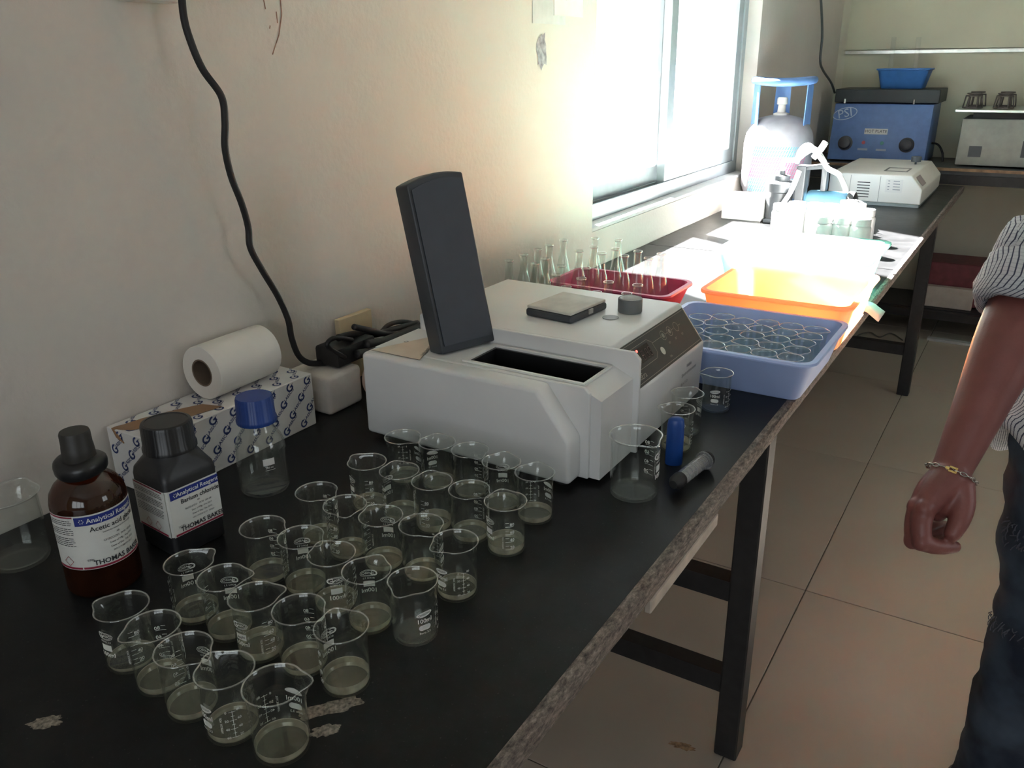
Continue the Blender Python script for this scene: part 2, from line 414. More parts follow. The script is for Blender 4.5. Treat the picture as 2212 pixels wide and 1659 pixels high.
EDGE = edge_mat()
XE = -0.303
def bench(y0, y1, label, legs, rails, ribs=()):
    t = thing('workbench', label, 'bench', (0, 0, 0))
    part('bench_top', boxg(WX+0.003, XE-0.012, y0, y1, B-0.022, B), LAM, t, fix=False)
    # worn lipping strip along the open edge
    v = []; f = []; n = max(8, int((y1-y0)/0.012)); prof = [(XE-0.012, -0.0002), (XE-0.004, -0.0010), (XE, -0.004), (XE+0.001, -0.016), (XE-0.002, -0.030), (XE-0.012, -0.032)]
    for i in range(n+1):
        y = y0+(y1-y0)*i/n
        for k, (x, z) in enumerate(prof):
            q = noise.noise(Vector((k*3.1, y*35, 0)))*0.0012 if 0 < k < 5 else 0
            v.append((x+q, y, B+z+q*0.6))
    m_ = len(prof)
    for i in range(n):
        for k in range(m_): f.append((i*m_+k, i*m_+(k+1) % m_, (i+1)*m_+(k+1) % m_, (i+1)*m_+k))
    f.append(tuple(range(m_))); f.append(tuple(n*m_+k for k in reversed(range(m_))))
    part('edge_lipping', (v, f), EDGE, t)
    part('underboard', boxg(WX+0.01, XE-0.03, y0+0.01, y1-0.01, B-0.040, B-0.022), pmat('plywood', (0.2, 0.13, 0.08), 0.8), t, fix=False)
    part('front_rail', boxg(XE-0.065, XE-0.03, y0+0.02, y1-0.02, B-0.08, B-0.040), IRON, t, fix=False)
    for (yl, inx) in legs:
        part('leg', rbox(inx-0.025, inx+0.022, yl-0.025, yl+0.025, 0, B-0.040, 0.003, 1), IRON, t)
    for (yl, inx) in legs:
        part('leg', rbox(WX+0.03, WX+0.075, yl-0.025, yl+0.025, 0, B-0.040, 0.003, 1), IRON, t)
    for (yl, z, inx) in rails:
        part('cross_rail', boxg(WX+0.075, inx-0.025, yl-0.02, yl+0.02, z-0.022, z+0.022), IRON, t, fix=False)
    for (ya, yb, x, z) in ribs:
        part('stretcher', boxg(x-0.02, x+0.02, ya, yb, z-0.02, z+0.02), IRON, t, fix=False)
    return t
LX = XE-0.045
b1 = bench(-0.35, 2.548, 'long black-topped bench with a worn lipped edge holding the beakers', [(1.40, LX), (-0.2, LX)], [(1.40, 0.40, LX), (1.40, 0.18, LX), (-0.2, 0.40, LX)], [(-0.175, 1.375, -0.70, 0.18)])
b2 = bench(2.552, 4.46, 'black-topped bench by the window carrying the cream instrument', [(3.75, LX)], [(3.75, 0.20, LX)])
part('peeling_strip', bevelled(*boxg(XE-0.010, XE-0.001, 0.79, 1.03, B-0.052, B-0.0325), w_=0.0015, seg=1), pmat('peeling_laminate', (0.42, 0.36, 0.30), 0.7, var=0.2), b1)

# ================================================================== BEAKERS
RB, HB = 0.024, 0.066
def beaker_meshes(tag_, R=RB, H=HB, seg=48, spout=0.0056, rimm=None):
    def fn(p, a):
        x, y, z = p
        da = (a+PI) % (2*PI)-PI
        k = max(0.0, min(1.0, (z-H*0.78)/(H*0.22))); k = k*k*(3-2*k)
        s_ = spout*math.exp(-(da/0.31)**2)*k - spout*0.22*math.exp(-((abs(da)-0.62)/0.25)**2)*k
        r = math.hypot(x, y); q = (r+s_)/r
        return (x*q, y*q, z-0.10*max(0, s_))
    o = R/0.024
    outer = [(0, 0.0006*o), (R*0.7, 0.0006*o), (R*0.86, 0), (R*0.96, 0.0013*o), (R, 0.0045*o), (R, H*0.5), (R, H*0.80), (R*1.012, H*0.93), (R*1.05, H*0.975), (R*1.085, H*0.992)]
    rim = [(R*1.085, H*0.992), (R*1.112, H*1.004), (R*1.10, H*1.018), (R*1.07, H*1.022), (R*1.042, H*1.01)]
    inner = [(R*1.042, H*1.01), (R*0.99, H*0.955), (R*0.955, H*0.90), (R*0.95, H*0.5), (R*0.95, 0.006*o), (R*0.90, 0.0034*o), (R*0.7, 0.0028*o), (0, 0.0028*o)]
    g = Geo()
    g.add(*lathe(outer, seg, fn), mi=0); g.add(*lathe(rim, seg, fn), mi=1); g.add(*lathe(inner, seg, fn), mi=0)
    me = g.mesh(tag_, [GLASS, rimm or RIMG], True)
    bm = bmesh.new(); bm.from_mesh(me); bmesh.ops.remove_doubles(bm, verts=bm.verts, dist=1e-6); bm.to_mesh(me); bm.free()
    return me
def liquid_mesh(R, z0, z1, seg=40):
    g = Geo()
    g.add(*lathe([(R*0.94, z0+0.003), (R*0.945, z1+0.0006), (R*0.925, z1)], seg), mi=1)
    g.add(*lathe([(R*0.925, z1), (0, z1)], seg), mi=0)
    g.add(*lathe([(0, z0), (R*0.88, z0)], seg), mi=0); g.add(*lathe([(R*0.88, z0), (R*0.94, z0+0.003)], seg), mi=1)
    return fixn(g.mesh('liquid', [LIQ, LIQB], True, 50))
BODY = beaker_meshes('glass_body')
LIQS = [liquid_mesh(RB, 0.0032, z) for z in (0.0075, 0.010, 0.013)]
def g_logo(g, fn, s=1.0):
    """oval trade mark: two lines, a big swoosh G and small capitals"""
    g.add(*ring2(0, 0, 0.0086*s, 0.0036*s, 0.0004*s, 28, 0.45, 2*PI-0.45), fn)
    g.add(*ring2(0, 0, 0.0072*s, 0.0026*s, 0.0003*s, 28, 0.5, 2*PI-0.5), fn)
    g.add(*ring2(-0.0050*s, 0, 0.0036*s, 0.0030*s, 0.0011*s, 16, 0.7, 2*PI-0.5), fn)
    g.add(*rect(-0.0052*s, -0.0016*s, -0.0008*s, 0.0002*s, 2), fn)
    g.add(*text('LASSCO', 0.0032*s, bold=0.015), offs(fn, 0.0025*s, 0))
def print_glassco(R=RB, word=None):
    g = Geo(); Rp = R+0.00025; k = R/0.024
    lf = bend(Rp)
    g_logo(g, offs(lf, 0, 0.047*k, 0, k), 1.15)
    g.add(*text('BORO 3.3', 0.0030*k), offs(lf, 0, 0.0405*k))
    g.add(*rect(-0.0062*k, 0.0062*k, 0.0300*k, 0.0370*k, 6), lf)
    g.add(*text('100ml', 0.0072*k, bold=0.012), offs(lf, 0, 0.0252*k))
    sf = bend(Rp, 1.15)
    for i, n_ in enumerate((20, 40, 60, 80)):
        z = (0.0125+0.0105*i)*k
        g.add(*rect(-0.0042*k, 0.0060*k, z-0.00025, z+0.00025, 5), sf)
        g.add(*rect(-0.0040*k, 0.0005*k, z+0.0049*k, z+0.0054*k, 3), sf)
        g.add(*text(str(n_), 0.0054*k, bold=0.015), offs(sf, 0.0042*k, z+0.0026*k))
    g.add(*text('APPROX VOL', 0.0028*k), offs(sf, -0.0072*k, 0.022*k, PI/2))
    me = g.mesh('printed_scale', PRINT)
    return me
def print_omsons(R=RB):
    g = Geo(); Rp = R+0.00025; k = R/0.024
    lf = bend(Rp)
    rot = 0.12
    g.add(*ell(0, 0, 0.0088*k, 0.0030*k), offs(lf, 0, 0.0395*k, rot))
    gi = Geo().add(*text('OMSONS', 0.0034*k), offs(bend(Rp+0.0002), 0, 0.0395*k, rot))
    g.add(*text('100ml', 0.0070*k, bold=0.012), offs(lf, 0, 0.0315*k))
    v = []; n = 10
    for s_, a0 in ((1, -PI/2), (-1, PI/2)):
        for i in range(n+1):
            a = a0+PI*i/n; v.append((s_*0.0035*k+0.0032*k*math.cos(a), 0.0032*k*math.sin(a), 0))
    g.add(v, [tuple(range(len(v)))], offs(lf, 0, 0.0235*k))
    g.add(*text('Boro 3.3', 0.0036*k), offs(lf, 0, 0.0172*k))
    sf = bend(Rp, 1.1)
    g.add(*rect(-0.0002, 0.0002, 0.011*k, 0.040*k), sf)
    for i, (a_, b_) in enumerate(((60, 20), (40, 40), (20, 60), (0, 80))):
        z = (0.0115+0.0092*i)*k
        g.add(*rect(-0.003*k, 0.003*k, z-0.0002, z+0.0002, 3), sf)
        if i < 3: g.add(*rect(-0.0015*k, 0.0015*k, z+0.0044*k, z+0.0048*k, 2), sf)
        g.add(*text(str(a_), 0.0036*k), offs(sf, -0.0056*k, z)); g.add(*text(str(b_), 0.0036*k), offs(sf, 0.0056*k, z+0.0012*k))
    g.add(*text('APPROX. VOL', 0.0028*k), offs(sf, -0.0105*k, 0.026*k, PI/2))
    o = len(g.v); g.add(gi.v, gi.f, mi=1)
    return g.mesh('printed_scale', [PRINT, INK])
PG, PO = print_glassco(), print_omsons()
gw = Geo().add(*text('Apple', 0.0042), offs(bend(RB+0.0005), 0, 0.0335, 0.1))
PW = gw.mesh('handwriting', INK)
def face_cam(x, y):
    return math.atan2(-x, y)
def beaker(x, y, z, kind, logo, sp, liq, label, group, sc=1.0, extra=False):
    t = thing('beaker', label, 'beaker', (x, y, z), face_cam(x, y), group)
    t.scale = (sc, sc, sc)
    obj('glass_body', BODY, t, rz=math.radians(sp))
    if kind: obj('printed_scale', PG if kind == 'G' else PO, t, rz=math.radians(logo))
    if liq: obj('liquid', LIQS[liq-1], t)
    if extra: obj('handwriting', PW, t, rz=math.radians(logo))
    return t
BK = [(-0.7002, 0.3837), (-0.6458, 0.3792), (-0.5918, 0.3724), (-0.5373, 0.373), (-0.4824, 0.3801), (-0.4902, 0.4719), (-0.7073, 0.4705), (-0.6528, 0.4694), (-0.5987, 0.4633), (-0.5447, 0.4708), (-0.6946, 0.5625), (-0.6404, 0.569), (-0.5865, 0.5612), (-0.5322, 0.5564), (-0.4786, 0.5663), (-0.4847, 0.6505), (-0.4853, 0.757), (-0.493, 0.8407), (-0.5473, 0.8453), (-0.6035, 0.8534), (-0.658, 0.8512), (-0.7115, 0.8409), (-0.7029, 0.7534), (-0.6485, 0.7549), (-0.594, 0.7532), (-0.5398, 0.7586), (-0.7017, 0.6573), (-0.6477, 0.6498), (-0.5933, 0.652), (-0.5393, 0.66)]
# kind, logo azimuth, spout azimuth, liquid level
BI = [('G', -55, 225, 1), ('G', 95, -75, 2), ('G', 130, 35, 2), ('O', -62, 200, 2), ('O', 140, 78, 2), ('G', 215, 190, 3), ('G', 190, 120, 2), ('G', 165, 80, 2), ('G', -48, 95, 3), ('G', 88, 40, 2),
      ('G', 85, 45, 2), ('G', 178, 40, 2), ('G', 4, 200, 2), ('G', 176, 150, 2), ('O', 24, -32, 0), ('O', -45, -60, 2), ('G', -58, 190, 3), ('O', 130, 170, 2), ('G', 176, 170, 1), ('G', 85, 25, 1),
      ('O', 200, 180, 1), ('O', 120, 45, 1), ('G', -68, 215, 1), ('G', 225, 190, 2), ('G', 265, 185, 3), ('G', 85, 48, 2), ('G', 80, 38, 1), ('G', 250, 0, 1), ('G', 160, 200, 2), ('O', 70, 28, 1)]
COLN = ['at the wall end', 'second from the wall end', 'in the middle', 'second from the bench-edge end', 'at the bench-edge end']
ROWN = ['of the row nearest the open instrument', 'of the second row from the open instrument', 'of the third row from the open instrument', 'of the fourth row from the open instrument', 'of the fifth row from the open instrument', 'of the row farthest from the open instrument']
ys = [0.845, 0.755, 0.655, 0.562, 0.469, 0.377]; xs = [-0.703, -0.649, -0.594, -0.540, -0.485]
for i, ((x, y), (k, lo, sp, lq)) in enumerate(zip(BK, BI)):
    r_ = min(range(6), key=lambda q: abs(ys[q]-y)); c_ = min(range(5), key=lambda q: abs(xs[q]-x))
    kind_ = 'handwritten-on beaker' if i == 8 else ('empty beaker' if lq == 0 else 'clear beaker')
    beaker(x, y, B, k, lo, sp, lq, kind_+' '+COLN[c_]+' '+ROWN[r_], 'sample beakers set out in rows on the bench', extra=(i == 8), sc=1.04 if i == 4 else 1.0)
beaker(-0.4115, 1.135, B, 'G', 10, -100, 3, 'clear beaker of pale liquid standing behind the blue plastic tube', 'beakers beside the open instrument')
beaker(-0.422, 1.203, B, 'G', 120, 160, 0, 'empty clear beaker between the tall blue tube and the instrument panel', 'beakers beside the open instrument')
beaker(-0.411, 1.318, B, 'O', -5, -75, 0, 'empty clear beaker with white oval print in front of the blue tray', 'beakers beside the open instrument')
# 250 ml beakers
BIG = beaker_meshes('glass_body', 0.0335, 0.088, spout=0.0075)
PBIG = print_glassco(0.0335)
t = thing('beaker', 'large empty clear beaker at the corner of the open instrument', 'beaker', (-0.408, 0.968, B), face_cam(-0.408, 0.968))
obj('glass_body', BIG, t, rz=math.radians(38)); obj('printed_scale', PBIG, t, rz=math.radians(75))
t = thing('beaker', 'dim clear glass beaker against the wall beside the brown bottle', 'beaker', (-0.985, 0.430, B), face_cam(-0.985, 0.43))
obj('glass_body', BIG, t, rz=math.radians(150)); t.scale = (1.02, 1.02, 1.02)

# ================================================================== REAGENT BOTTLES
AMBER = thin_glass('amber_glass', tint=(0.28, 0.09, 0.03), base=0.06, gain=0.5, film=0.10, filmcol=(0.20, 0.06, 0.025), rough=0.08)
AMBL = pmat('amber_contents', (0.012, 0.006, 0.004), 0.25)
LABW = pmat('label_paper', (0.72, 0.72, 0.68), 0.55, var=0.03)
LABB = pmat('label_blue', (0.015, 0.03, 0.22), 0.5)
LABR = pmat('label_maroon', (0.28, 0.02, 0.05), 0.5)
LABP = pmat('label_pink', (0.72, 0.55, 0.55), 0.6)
def label_print(fn, W, H, name, code, lines):
    """front panel of a reagent label, centred; returns geo with paper, blue, red, ink, white"""
    g = Geo(); l_, r_ = -W/2, W/2
    g.add(*rect(l_, r_, H-0.0125, H-0.0018, 14), offs(fn), mi=1)
    for k in range(6):
        a = k*PI/3; g.add(*ell(l_+0.007+0.0022*math.cos(a), H-0.0072+0.0022*math.sin(a), 0.0007, 0.0007, 6), lambda p: fn(Vector((p.x, p.y, 0.0002))), mi=4)
    g.add(*text('Analytical Reagent', 0.0078, bold=0.012), offs(lambda p: fn(Vector((p.x, p.y, 0.0002))), 0.004, H-0.0074), mi=4)
    ink = lambda p: fn(Vector((p.x, p.y, 0.0002)))
    g.add(*text(name, 0.0082, bold=0.014), offs(ink, 0.006, H-0.0185), mi=3)
    y = H-0.0245
    for s, sz, dx in lines:
        g.add(*text(s, sz), offs(ink, dx, y), mi=3); y -= 0.0052
    g.add(*text(code, 0.0038), offs(ink, l_+0.009, 0.012), mi=3)
    g.add(*text('THOMAS BAKER', 0.0084, bold=0.02), offs(ink, 0.005, 0.0075), mi=3)
    g.add(*rect(l_, r_, 0.0008, 0.0034, 14), offs(fn), mi=2)
    return g
def side_print(g, fn, W, H, diamonds):
    ink = lambda p: fn(Vector((p.x, p.y, 0.0002)))
    g.add(*rect(-W/2, W/2, H-0.0026, H-0.0008, 8), fn, mi=2)
    g.add(*rect(-W/2, W/2, 0.0008, 0.0034, 8), fn, mi=2)
    random.seed(3)
    for i in range(14):
        y = H-0.006-i*0.0024; x = -W/2+0.0015
        if i in (3, 8): continue
        while x < W/2-0.004:
            L = random.uniform(0.002, 0.006); L = min(L, W/2-0.0015-x)
            g.add(*rect(x, x+L, y-0.00035, y+0.00035, 2), ink, mi=3); x += L+0.0009
    for dx in diamonds:
        for a in range(4):
            q = [(0, 0.006), (0.006, 0), (0, -0.006), (-0.006, 0)]
            g.add(*line2(dx+q[a][0], 0.0105+q[a][1], dx+q[(a+1) % 4][0], 0.0105+q[(a+1) % 4][1], 0.0005), ink, mi=5)
    return g
LM = [LABW, LABB, LABR, INK, pmat('label_white_ink', (0.8, 0.8, 0.78), 0.5), pmat('hazard_red', (0.35, 0.05, 0.04), 0.5)]
bx, by = -0.855, 0.458
t = thing('reagent_bottle', 'brown glass bottle of acetic acid with black cap and white label', 'bottle', (bx, by, B), face_cam(bx, by))
R = 0.0405
prof = [(0, 0.001), (0.034, 0), (0.0385, 0.002), (R, 0.006), (R, 0.112), (0.0385, 0.122), (0.033, 0.131), (0.025, 0.138), (0.0185, 0.143), (0.0165, 0.150), (0.0165, 0.158)]
part('glass_body', lathe(prof, 48), AMBER, t, True, None)
part('contents', lathe([(0, 0.003), (0.037, 0.003), (0.0385, 0.007), (0.0385, 0.108), (0.0370, 0.111), (0, 0.111)], 40), AMBL, t, True, 40)
part('neck_collar', lathe([(0.0170, 0.143), (0.026, 0.143), (0.0275, 0.146), (0.028, 0.153), (0.027, 0.157), (0.024, 0.160), (0.0165, 0.161)], 40, lambda p, a: (p[0]*(1+0.03*math.sin(3*a+1)), p[1]*(1+0.03*math.sin(3*a+1)), p[2]+0.0015*math.sin(2*a))), BLACK, t, True, 40)
part('cap', lathe([(0.0172, 0.158), (0.0178, 0.160), (0.0165, 0.176), (0.0162, 0.1765), (0.0160, 0.190), (0.0150, 0.1925), (0, 0.193)], 40), pmat('bakelite_cap', (0.025, 0.023, 0.02), 0.5), t, True, 35)
HL = 0.068
lab = part('label', Geo().add(*rect(-0.068, 0.072, 0.040, 0.040+HL, 30), bend(R+0.0004, 0.30)), LABW, t, True, None, fix=False)
bf = lambda az, dz: (lambda p: bend(R+0.0006+p.z, az)(Vector((p.x, p.y+dz, 0))))
g = label_print(bf(0.42, 0.040), 0.074, HL, 'Acetic acid glacial', '0786', [('tested for traces by chromic acid', 0.0028, 0.008), ('AR', 0.0030, 0.006), ('CH3COOH  M.W. 60.05', 0.0036, 0.007), ('Date of Mfg.: Aug.2017', 0.0033, 0.010), ('Date of Exp.: Feb.2022', 0.0033, 0.010), ('NO.1171286771-03/17', 0.0028, 0.010)])
side_print(g, bf(-0.93, 0.040), 0.034, HL, (0.002,))
part('label_print', g, LM, lab, fix=False)

bx, by = -0.850, 0.567
t = thing('reagent_bottle', 'square black plastic bottle of barium chloride with a wide screw cap', 'bottle', (bx, by, B), math.radians(-5))
BPL = pmat('matt_black_plastic', (0.02, 0.02, 0.022), 0.42, var=0.1)
def sq_ring(hw, rc, z, n=6):
    pts = []
    for cxs, cys, a0 in ((1, 1, 0), (-1, 1, PI/2), (-1, -1, PI), (1, -1, 3*PI/2)):
        for k in range(n+1):
            a = a0+PI/2*k/n; pts.append((cxs*(hw-rc)+rc*math.cos(a), cys*(hw-rc)+rc*math.sin(a), z))
    return pts
def rings(rs, cap=True):
    n = len(rs[0]); v = [p for r in rs for p in r]; f = []
    for i in range(len(rs)-1):
        for k in range(n): f.append((i*n+k, i*n+(k+1) % n, (i+1)*n+(k+1) % n, (i+1)*n+k))
    if cap: f.append(tuple(reversed(range(n)))); f.append(tuple((len(rs)-1)*n+k for k in range(n)))
    return v, f
hw = 0.0365
part('plastic_body', rings([sq_ring(hw-0.004, 0.008, 0), sq_ring(hw, 0.008, 0.004), sq_ring(hw, 0.008, 0.100), sq_ring(hw-0.001, 0.010, 0.108), sq_ring(hw-0.005, 0.014, 0.116), sq_ring(0.030, 0.022, 0.122), sq_ring(0.0275, 0.0265, 0.127), sq_ring(0.027, 0.0265, 0.132)]), BPL, t, True, 50)
capf = lambda p, a: (p[0]*(1+0.006*math.cos(40*a)), p[1]*(1+0.006*math.cos(40*a)), p[2])
part('screw_cap', lathe([(0.0285, 0.128), (0.0318, 0.129), (0.0318, 0.134), (0.0305, 0.136), (0.0300, 0.161), (0.0288, 0.164), (0.0255, 0.1648), (0.025, 0.1640), (0, 0.1640)], 120, capf), BLACK, t, True, 35)
HL2 = 0.062
lg = Geo()
lg.add(*rect(-0.034, 0.034, 0, HL2), plane((hw+0.0002, 0, 0.030), (0, 1, 0), (0, 0, 1)))
lg.add(*rect(-0.034, 0.034, 0, HL2), plane((0, -hw-0.0002, 0.030), (1, 0, 0), (0, 0, 1)))
r8 = 0.0085
for k in range(6):   # the paper wraps the rounded corner
    a0, a1 = -PI/2+PI/2*k/6, -PI/2+PI/2*(k+1)/6
    c0 = (hw-0.008, -hw+0.008)
    pts = [(c0[0]+r8*math.cos(a), c0[1]+r8*math.sin(a)) for a in (a0, a1)]
    lg.add([(pts[0][0], pts[0][1], 0.030), (pts[1][0], pts[1][1], 0.030), (pts[1][0], pts[1][1], 0.030+HL2), (pts[0][0], pts[0][1], 0.030+HL2)], [(0, 1, 2, 3)])
lab = part('label', lg, LABW, t, fix=False)
g = label_print(plane((hw+0.0006, 0.001, 0.030), (0, 1, 0), (0, 0, 1)), 0.066, HL2, 'Barium chloride', '11592', [('AR', 0.0030, 0.003), ('BaCl2.2H2O   M.W. 244.28', 0.0032, 0.002), ('Date of Mfg.: Oct.2017', 0.0030, 0.006), ('Date of Exp.: Sep.2022', 0.0030, 0.006), ('NO.1171018-11/17   500 gm', 0.0026, 0.007)])
side_print(g, plane((-0.001, -hw-0.0006, 0.030), (1, 0, 0), (0, 0, 1)), 0.060, HL2, (-0.009, 0.011))
part('label_print', g, LM, lab, fix=False)

bx, by = -0.866, 0.716
t = thing('reagent_bottle', 'empty clear glass bottle with a ribbed blue screw cap', 'bottle', (bx, by, B), face_cam(bx, by))
R = 0.0345
part('glass_body', lathe([(0, 0.002), (0.028, 0), (0.033, 0.002), (R, 0.006), (R, 0.062), (0.0335, 0.072), (0.030, 0.082), (0.0245, 0.091), (0.0215, 0.097), (0.021, 0.108), (0.0205, 0.109), (0.0195, 0.097), (0.0225, 0.090), (0.0285, 0.080), (0.032, 0.070), (0.033, 0.061), (0.033, 0.007), (0.030, 0.005), (0, 0.0045)], 48), thin_glass('bottle_glass', film=0.012), t, True, None)
part('screw_cap', lathe([(0.0225, 0.103), (0.0268, 0.104), (0.0275, 0.107), (0.0272, 0.111), (0.0258, 0.113), (0.0252, 0.139), (0.024, 0.142), (0, 0.1425)], 96, lambda p, a: (p[0]*(1+0.012*math.cos(32*a)), p[1]*(1+0.012*math.cos(32*a)), p[2])), pmat('blue_cap_plastic', (0.012, 0.05, 0.24), 0.4), t, True, 35)
g = Geo().add(*rect(-0.008, 0.008, 0.050, 0.060, 6), bend(R+0.0003, 0.25)).add(*text('250 ml', 0.004), bend(R+0.0003, 0.25, 0, 0.0465)).add(*rect(-0.006, 0.008, 0.0425, 0.0430, 4), bend(R+0.0003, 0.25))
part('printed_patch', g, PRINT, t, fix=False)

# ================================================================== CARTON, PAPER ROLL, FOAM
x0, x1, y0, y1, zt = -1.064, -0.966, 0.616, 0.922, 0.090
t = thing('carton', 'white cardboard carton printed all over with small dark blue marks', 'carton', ((x0+x1)/2, y0, B))
cw = (x1-x0)/2; cl = y1-y0
CARD = pmat('white_carton', (0.72, 0.70, 0.68), 0.6, var=0.03)
part('carton_body', rbox(-cw, cw, 0, cl, 0, zt, 0.0012, 1), CARD, t)
NAVY = pmat('navy_print', (0.025, 0.045, 0.16), 0.55)
def swoosh(g, fn):
    g.add(*ring2(0, 0, 0.0060, 0.0060, 0.0024, 14, 1.0, 5.4), fn)
    g.add(*rect(0.0005, 0.0052, -0.0014, 0.0008, 2), fn); g.add(*rect(0.0024, 0.0048, -0.0046, -0.001, 1), fn)
    g.add(*text('LASSCO', 0.0060, bold=0.02), offs(fn, 0.0145, 0.002))
def pattern(g, o, u, v, W, H, clip_u0=0.004):
    fn = plane(o, u, v, 0.0004); r = 0
    y = 0.011
    while y < H-0.006:
        x = 0.012+(0.016 if r % 2 else 0)
        while x < W-0.012:
            sub = Geo(); swoosh(sub, lambda p: p)
            c, s_ = math.cos(0.62)*1.2, math.sin(0.62)*1.2
            pts = []; ok = []
            for p in sub.v:
                q = (p[0]*c-p[1]*s_+x, p[0]*s_+p[1]*c+y, 0); pts.append(q); ok.append(0.001 < q[0] < W-0.001 and 0.001 < q[1] < H-0.001)
            fs = [f_ for f_ in sub.f if all(ok[i] for i in f_)]
            g.add(pts, fs, fn); x += 0.038
        y += 0.0235; r += 1
for nm, args in (('printed_pattern', ((cw, 0, 0), (0, 1, 0), (0, 0, 1), cl, zt)), ('printed_pattern', ((-cw, 0, 0), (1, 0, 0), (0, 0, 1), 2*cw, zt)), ('printed_pattern', ((cw, 0, zt), (0, 1, 0), (-1, 0, 0), cl, 2*cw))):
    g = Geo(); pattern(g, *args); part(nm, g, NAVY, t, fix=False)
# strip of brown parcel tape, torn, over the near end of the lid
v = []; f = []; n = 14
for i in range(n+1):
    u = i/n; yv = -0.001+0.125*u; wv = 0.026+0.012*math.sin(u*3.0)+0.004*noise.noise(Vector((u*9, 0, 0)))
    cxv = -0.020+0.040*u
    v += [(cxv-wv*0.6, yv, zt+0.0008), (cxv+wv*0.6, yv+0.01, zt+0.0008)]
for i in range(n): f.append((2*i, 2*i+1, 2*i+3, 2*i+2))
k = len(v); v += [(-0.028, -0.0008, zt-0.012), (-0.012, -0.0008, zt-0.018)]; f.append((0, k, k+1, 1))
part('parcel_tape', (v, f), pmat('brown_tape', (0.30, 0.16, 0.075), 0.4), t, fix=False)
# paper roll lying on the carton
t = thing('paper_roll', 'white paper roll with a brown core lying on the printed carton', 'paper roll', (-1.0245, 0.757, B+zt+0.0425))
PAP = pmat('soft_white_paper', (0.74, 0.70, 0.64), 0.85, var=0.02, bump=0.1, bscale=400)
rot = Matrix.Rotation(-PI/2, 4, 'X')
def lay(v): return [tuple(rot @ Vector(p)) for p in v]
vv, ff = lathe([(0.0215, 0.0), (0.041, 0.0), (0.0420, 0.001), (0.0420, 0.123), (0.041, 0.124), (0.0215, 0.124)], 48)
o = part('paper', (lay(vv), ff), PAP, t, True, 40)
vv, ff = lathe([(0.0190, 0.0), (0.0213, 0.0), (0.0213, 0.124), (0.0190, 0.124), (0.0190, 0.0)], 40)
part('core', (lay(vv), ff), pmat('core_board', (0.17, 0.12, 0.085), 0.85), t, True, 40)
t.rotation_euler = (0, 0, math.radians(2))
# foam block and tape ring behind the carton
tag(part('foam_block', bevelled(*boxg(-0.048, 0.048, 0, 0.085, 0, 0.070), w_=0.008, seg=3), pmat('packing_foam', (0.66, 0.60, 0.55), 0.9, bump=0.2, bscale=250), None, True, 40, loc=(-1.012, 0.955, B)), 'small cream foam block standing between carton and instrument', 'foam block')
vv, ff = lathe([(0.026, -0.012), (0.044, -0.012), (0.0445, 0.012), (0.026, 0.012), (0.026, -0.012)], 40)
r2 = Matrix.Rotation(PI/2, 4, 'X')
tag(part('tape_roll', ([tuple(r2 @ Vector(p)) for p in vv], ff), pmat('masking_tape', (0.55, 0.40, 0.32), 0.7), None, True, 40, loc=(-0.925, 1.062, B+0.0445), rz=math.radians(70)), 'pinkish tape roll on edge against the instrument side', 'tape roll')

# ================================================================== CABLES
def cable(name, pts, r, mat, parent=None, n=10, seg=10):
    return part(name, tube(catmull(pts, n), r, seg), mat, parent, True, None)
wp = [(390, -60), (396, 30), (412, 90), (438, 150), (478, 208), (486, 262), (486, 318), (499, 380), (522, 440), (536, 490), (541, 535), (566, 583), (600, 640), (622, 690), (630, 730), (645, 768), (668, 784), (700, 784), (716, 782)]
dx = [0.04, 0.045, 0.05, 0.055, 0.06, 0.06, 0.055, 0.05, 0.05, 0.045, 0.045, 0.045, 0.04, 0.04, 0.04, 0.045, 0.05, 0.055, 0.06]
pts = [on_x(a, b, WX+d) for (a, b), d in zip(wp, dx)]
tag(cable('power_cord', pts, 0.0052, RUBBER), 'thick black power cord hanging in bends down the wall', 'cord')
t = thing('cable_bundle', 'heap of coiled black cables piled on the foam block', 'cables', (-1.0, 1.02, B+0.071))
def pc(px, py, x): 
    p = on_x(px, py, x); return p-t.location
part('adaptor', bevelled(*boxg(-0.030, 0.025, -0.025, 0.075, 0.001, 0.036), w_=0.006, seg=2), RUBBER, t, True, 40)
cable('cable_loop', [pc(745, 772, -0.975), (pc(712, 752, -0.97)), pc(708, 740, -0.97), pc(725, 730, -0.97), pc(760, 734, -0.985)], 0.004, RUBBER, t)
cable('cable_loop', [pc(730, 730, -1.0), pc(765, 722, -1.0), pc(810, 722, -1.0), pc(850, 712, -1.0), pc(902, 698, -1.0)], 0.0065, RUBBER, t)
cable('cable_loop', [pc(764, 706, -0.99), pc(800, 714, -0.99), pc(840, 722, -0.99), pc(880, 716, -0.99), pc(915, 700, -0.99)], 0.0055, RUBBER, t)
cable('cable_loop', [pc(825, 716, -1.01), pc(838, 703, -1.01), pc(858, 696, -1.01), pc(882, 696, -1.01), pc(908, 703, -1.01)], 0.0045, RUBBER, t)
cable('cable_loop', [pc(790, 745, -0.97), pc(830, 738, -0.97), pc(870, 722, -0.97), pc(910, 706, -0.97)], 0.009, RUBBER, t)
cable('cable_loop', [pc(770, 765, -0.965), pc(800, 758, -0.965), pc(840, 745, -0.965), pc(880, 728, -0.97)], 0.0075, RUBBER, t)
tag(part('packing_board', bevelled(*boxg(-0.006, 0.006, -0.045, 0.045, 0, 0.125), w_=0.001, seg=1), pmat('yellowed_board', (0.60, 0.47, 0.30), 0.8), None, loc=(-1.058, 1.13, B)), 'small yellowish board leaning on the wall behind the cables', 'board')

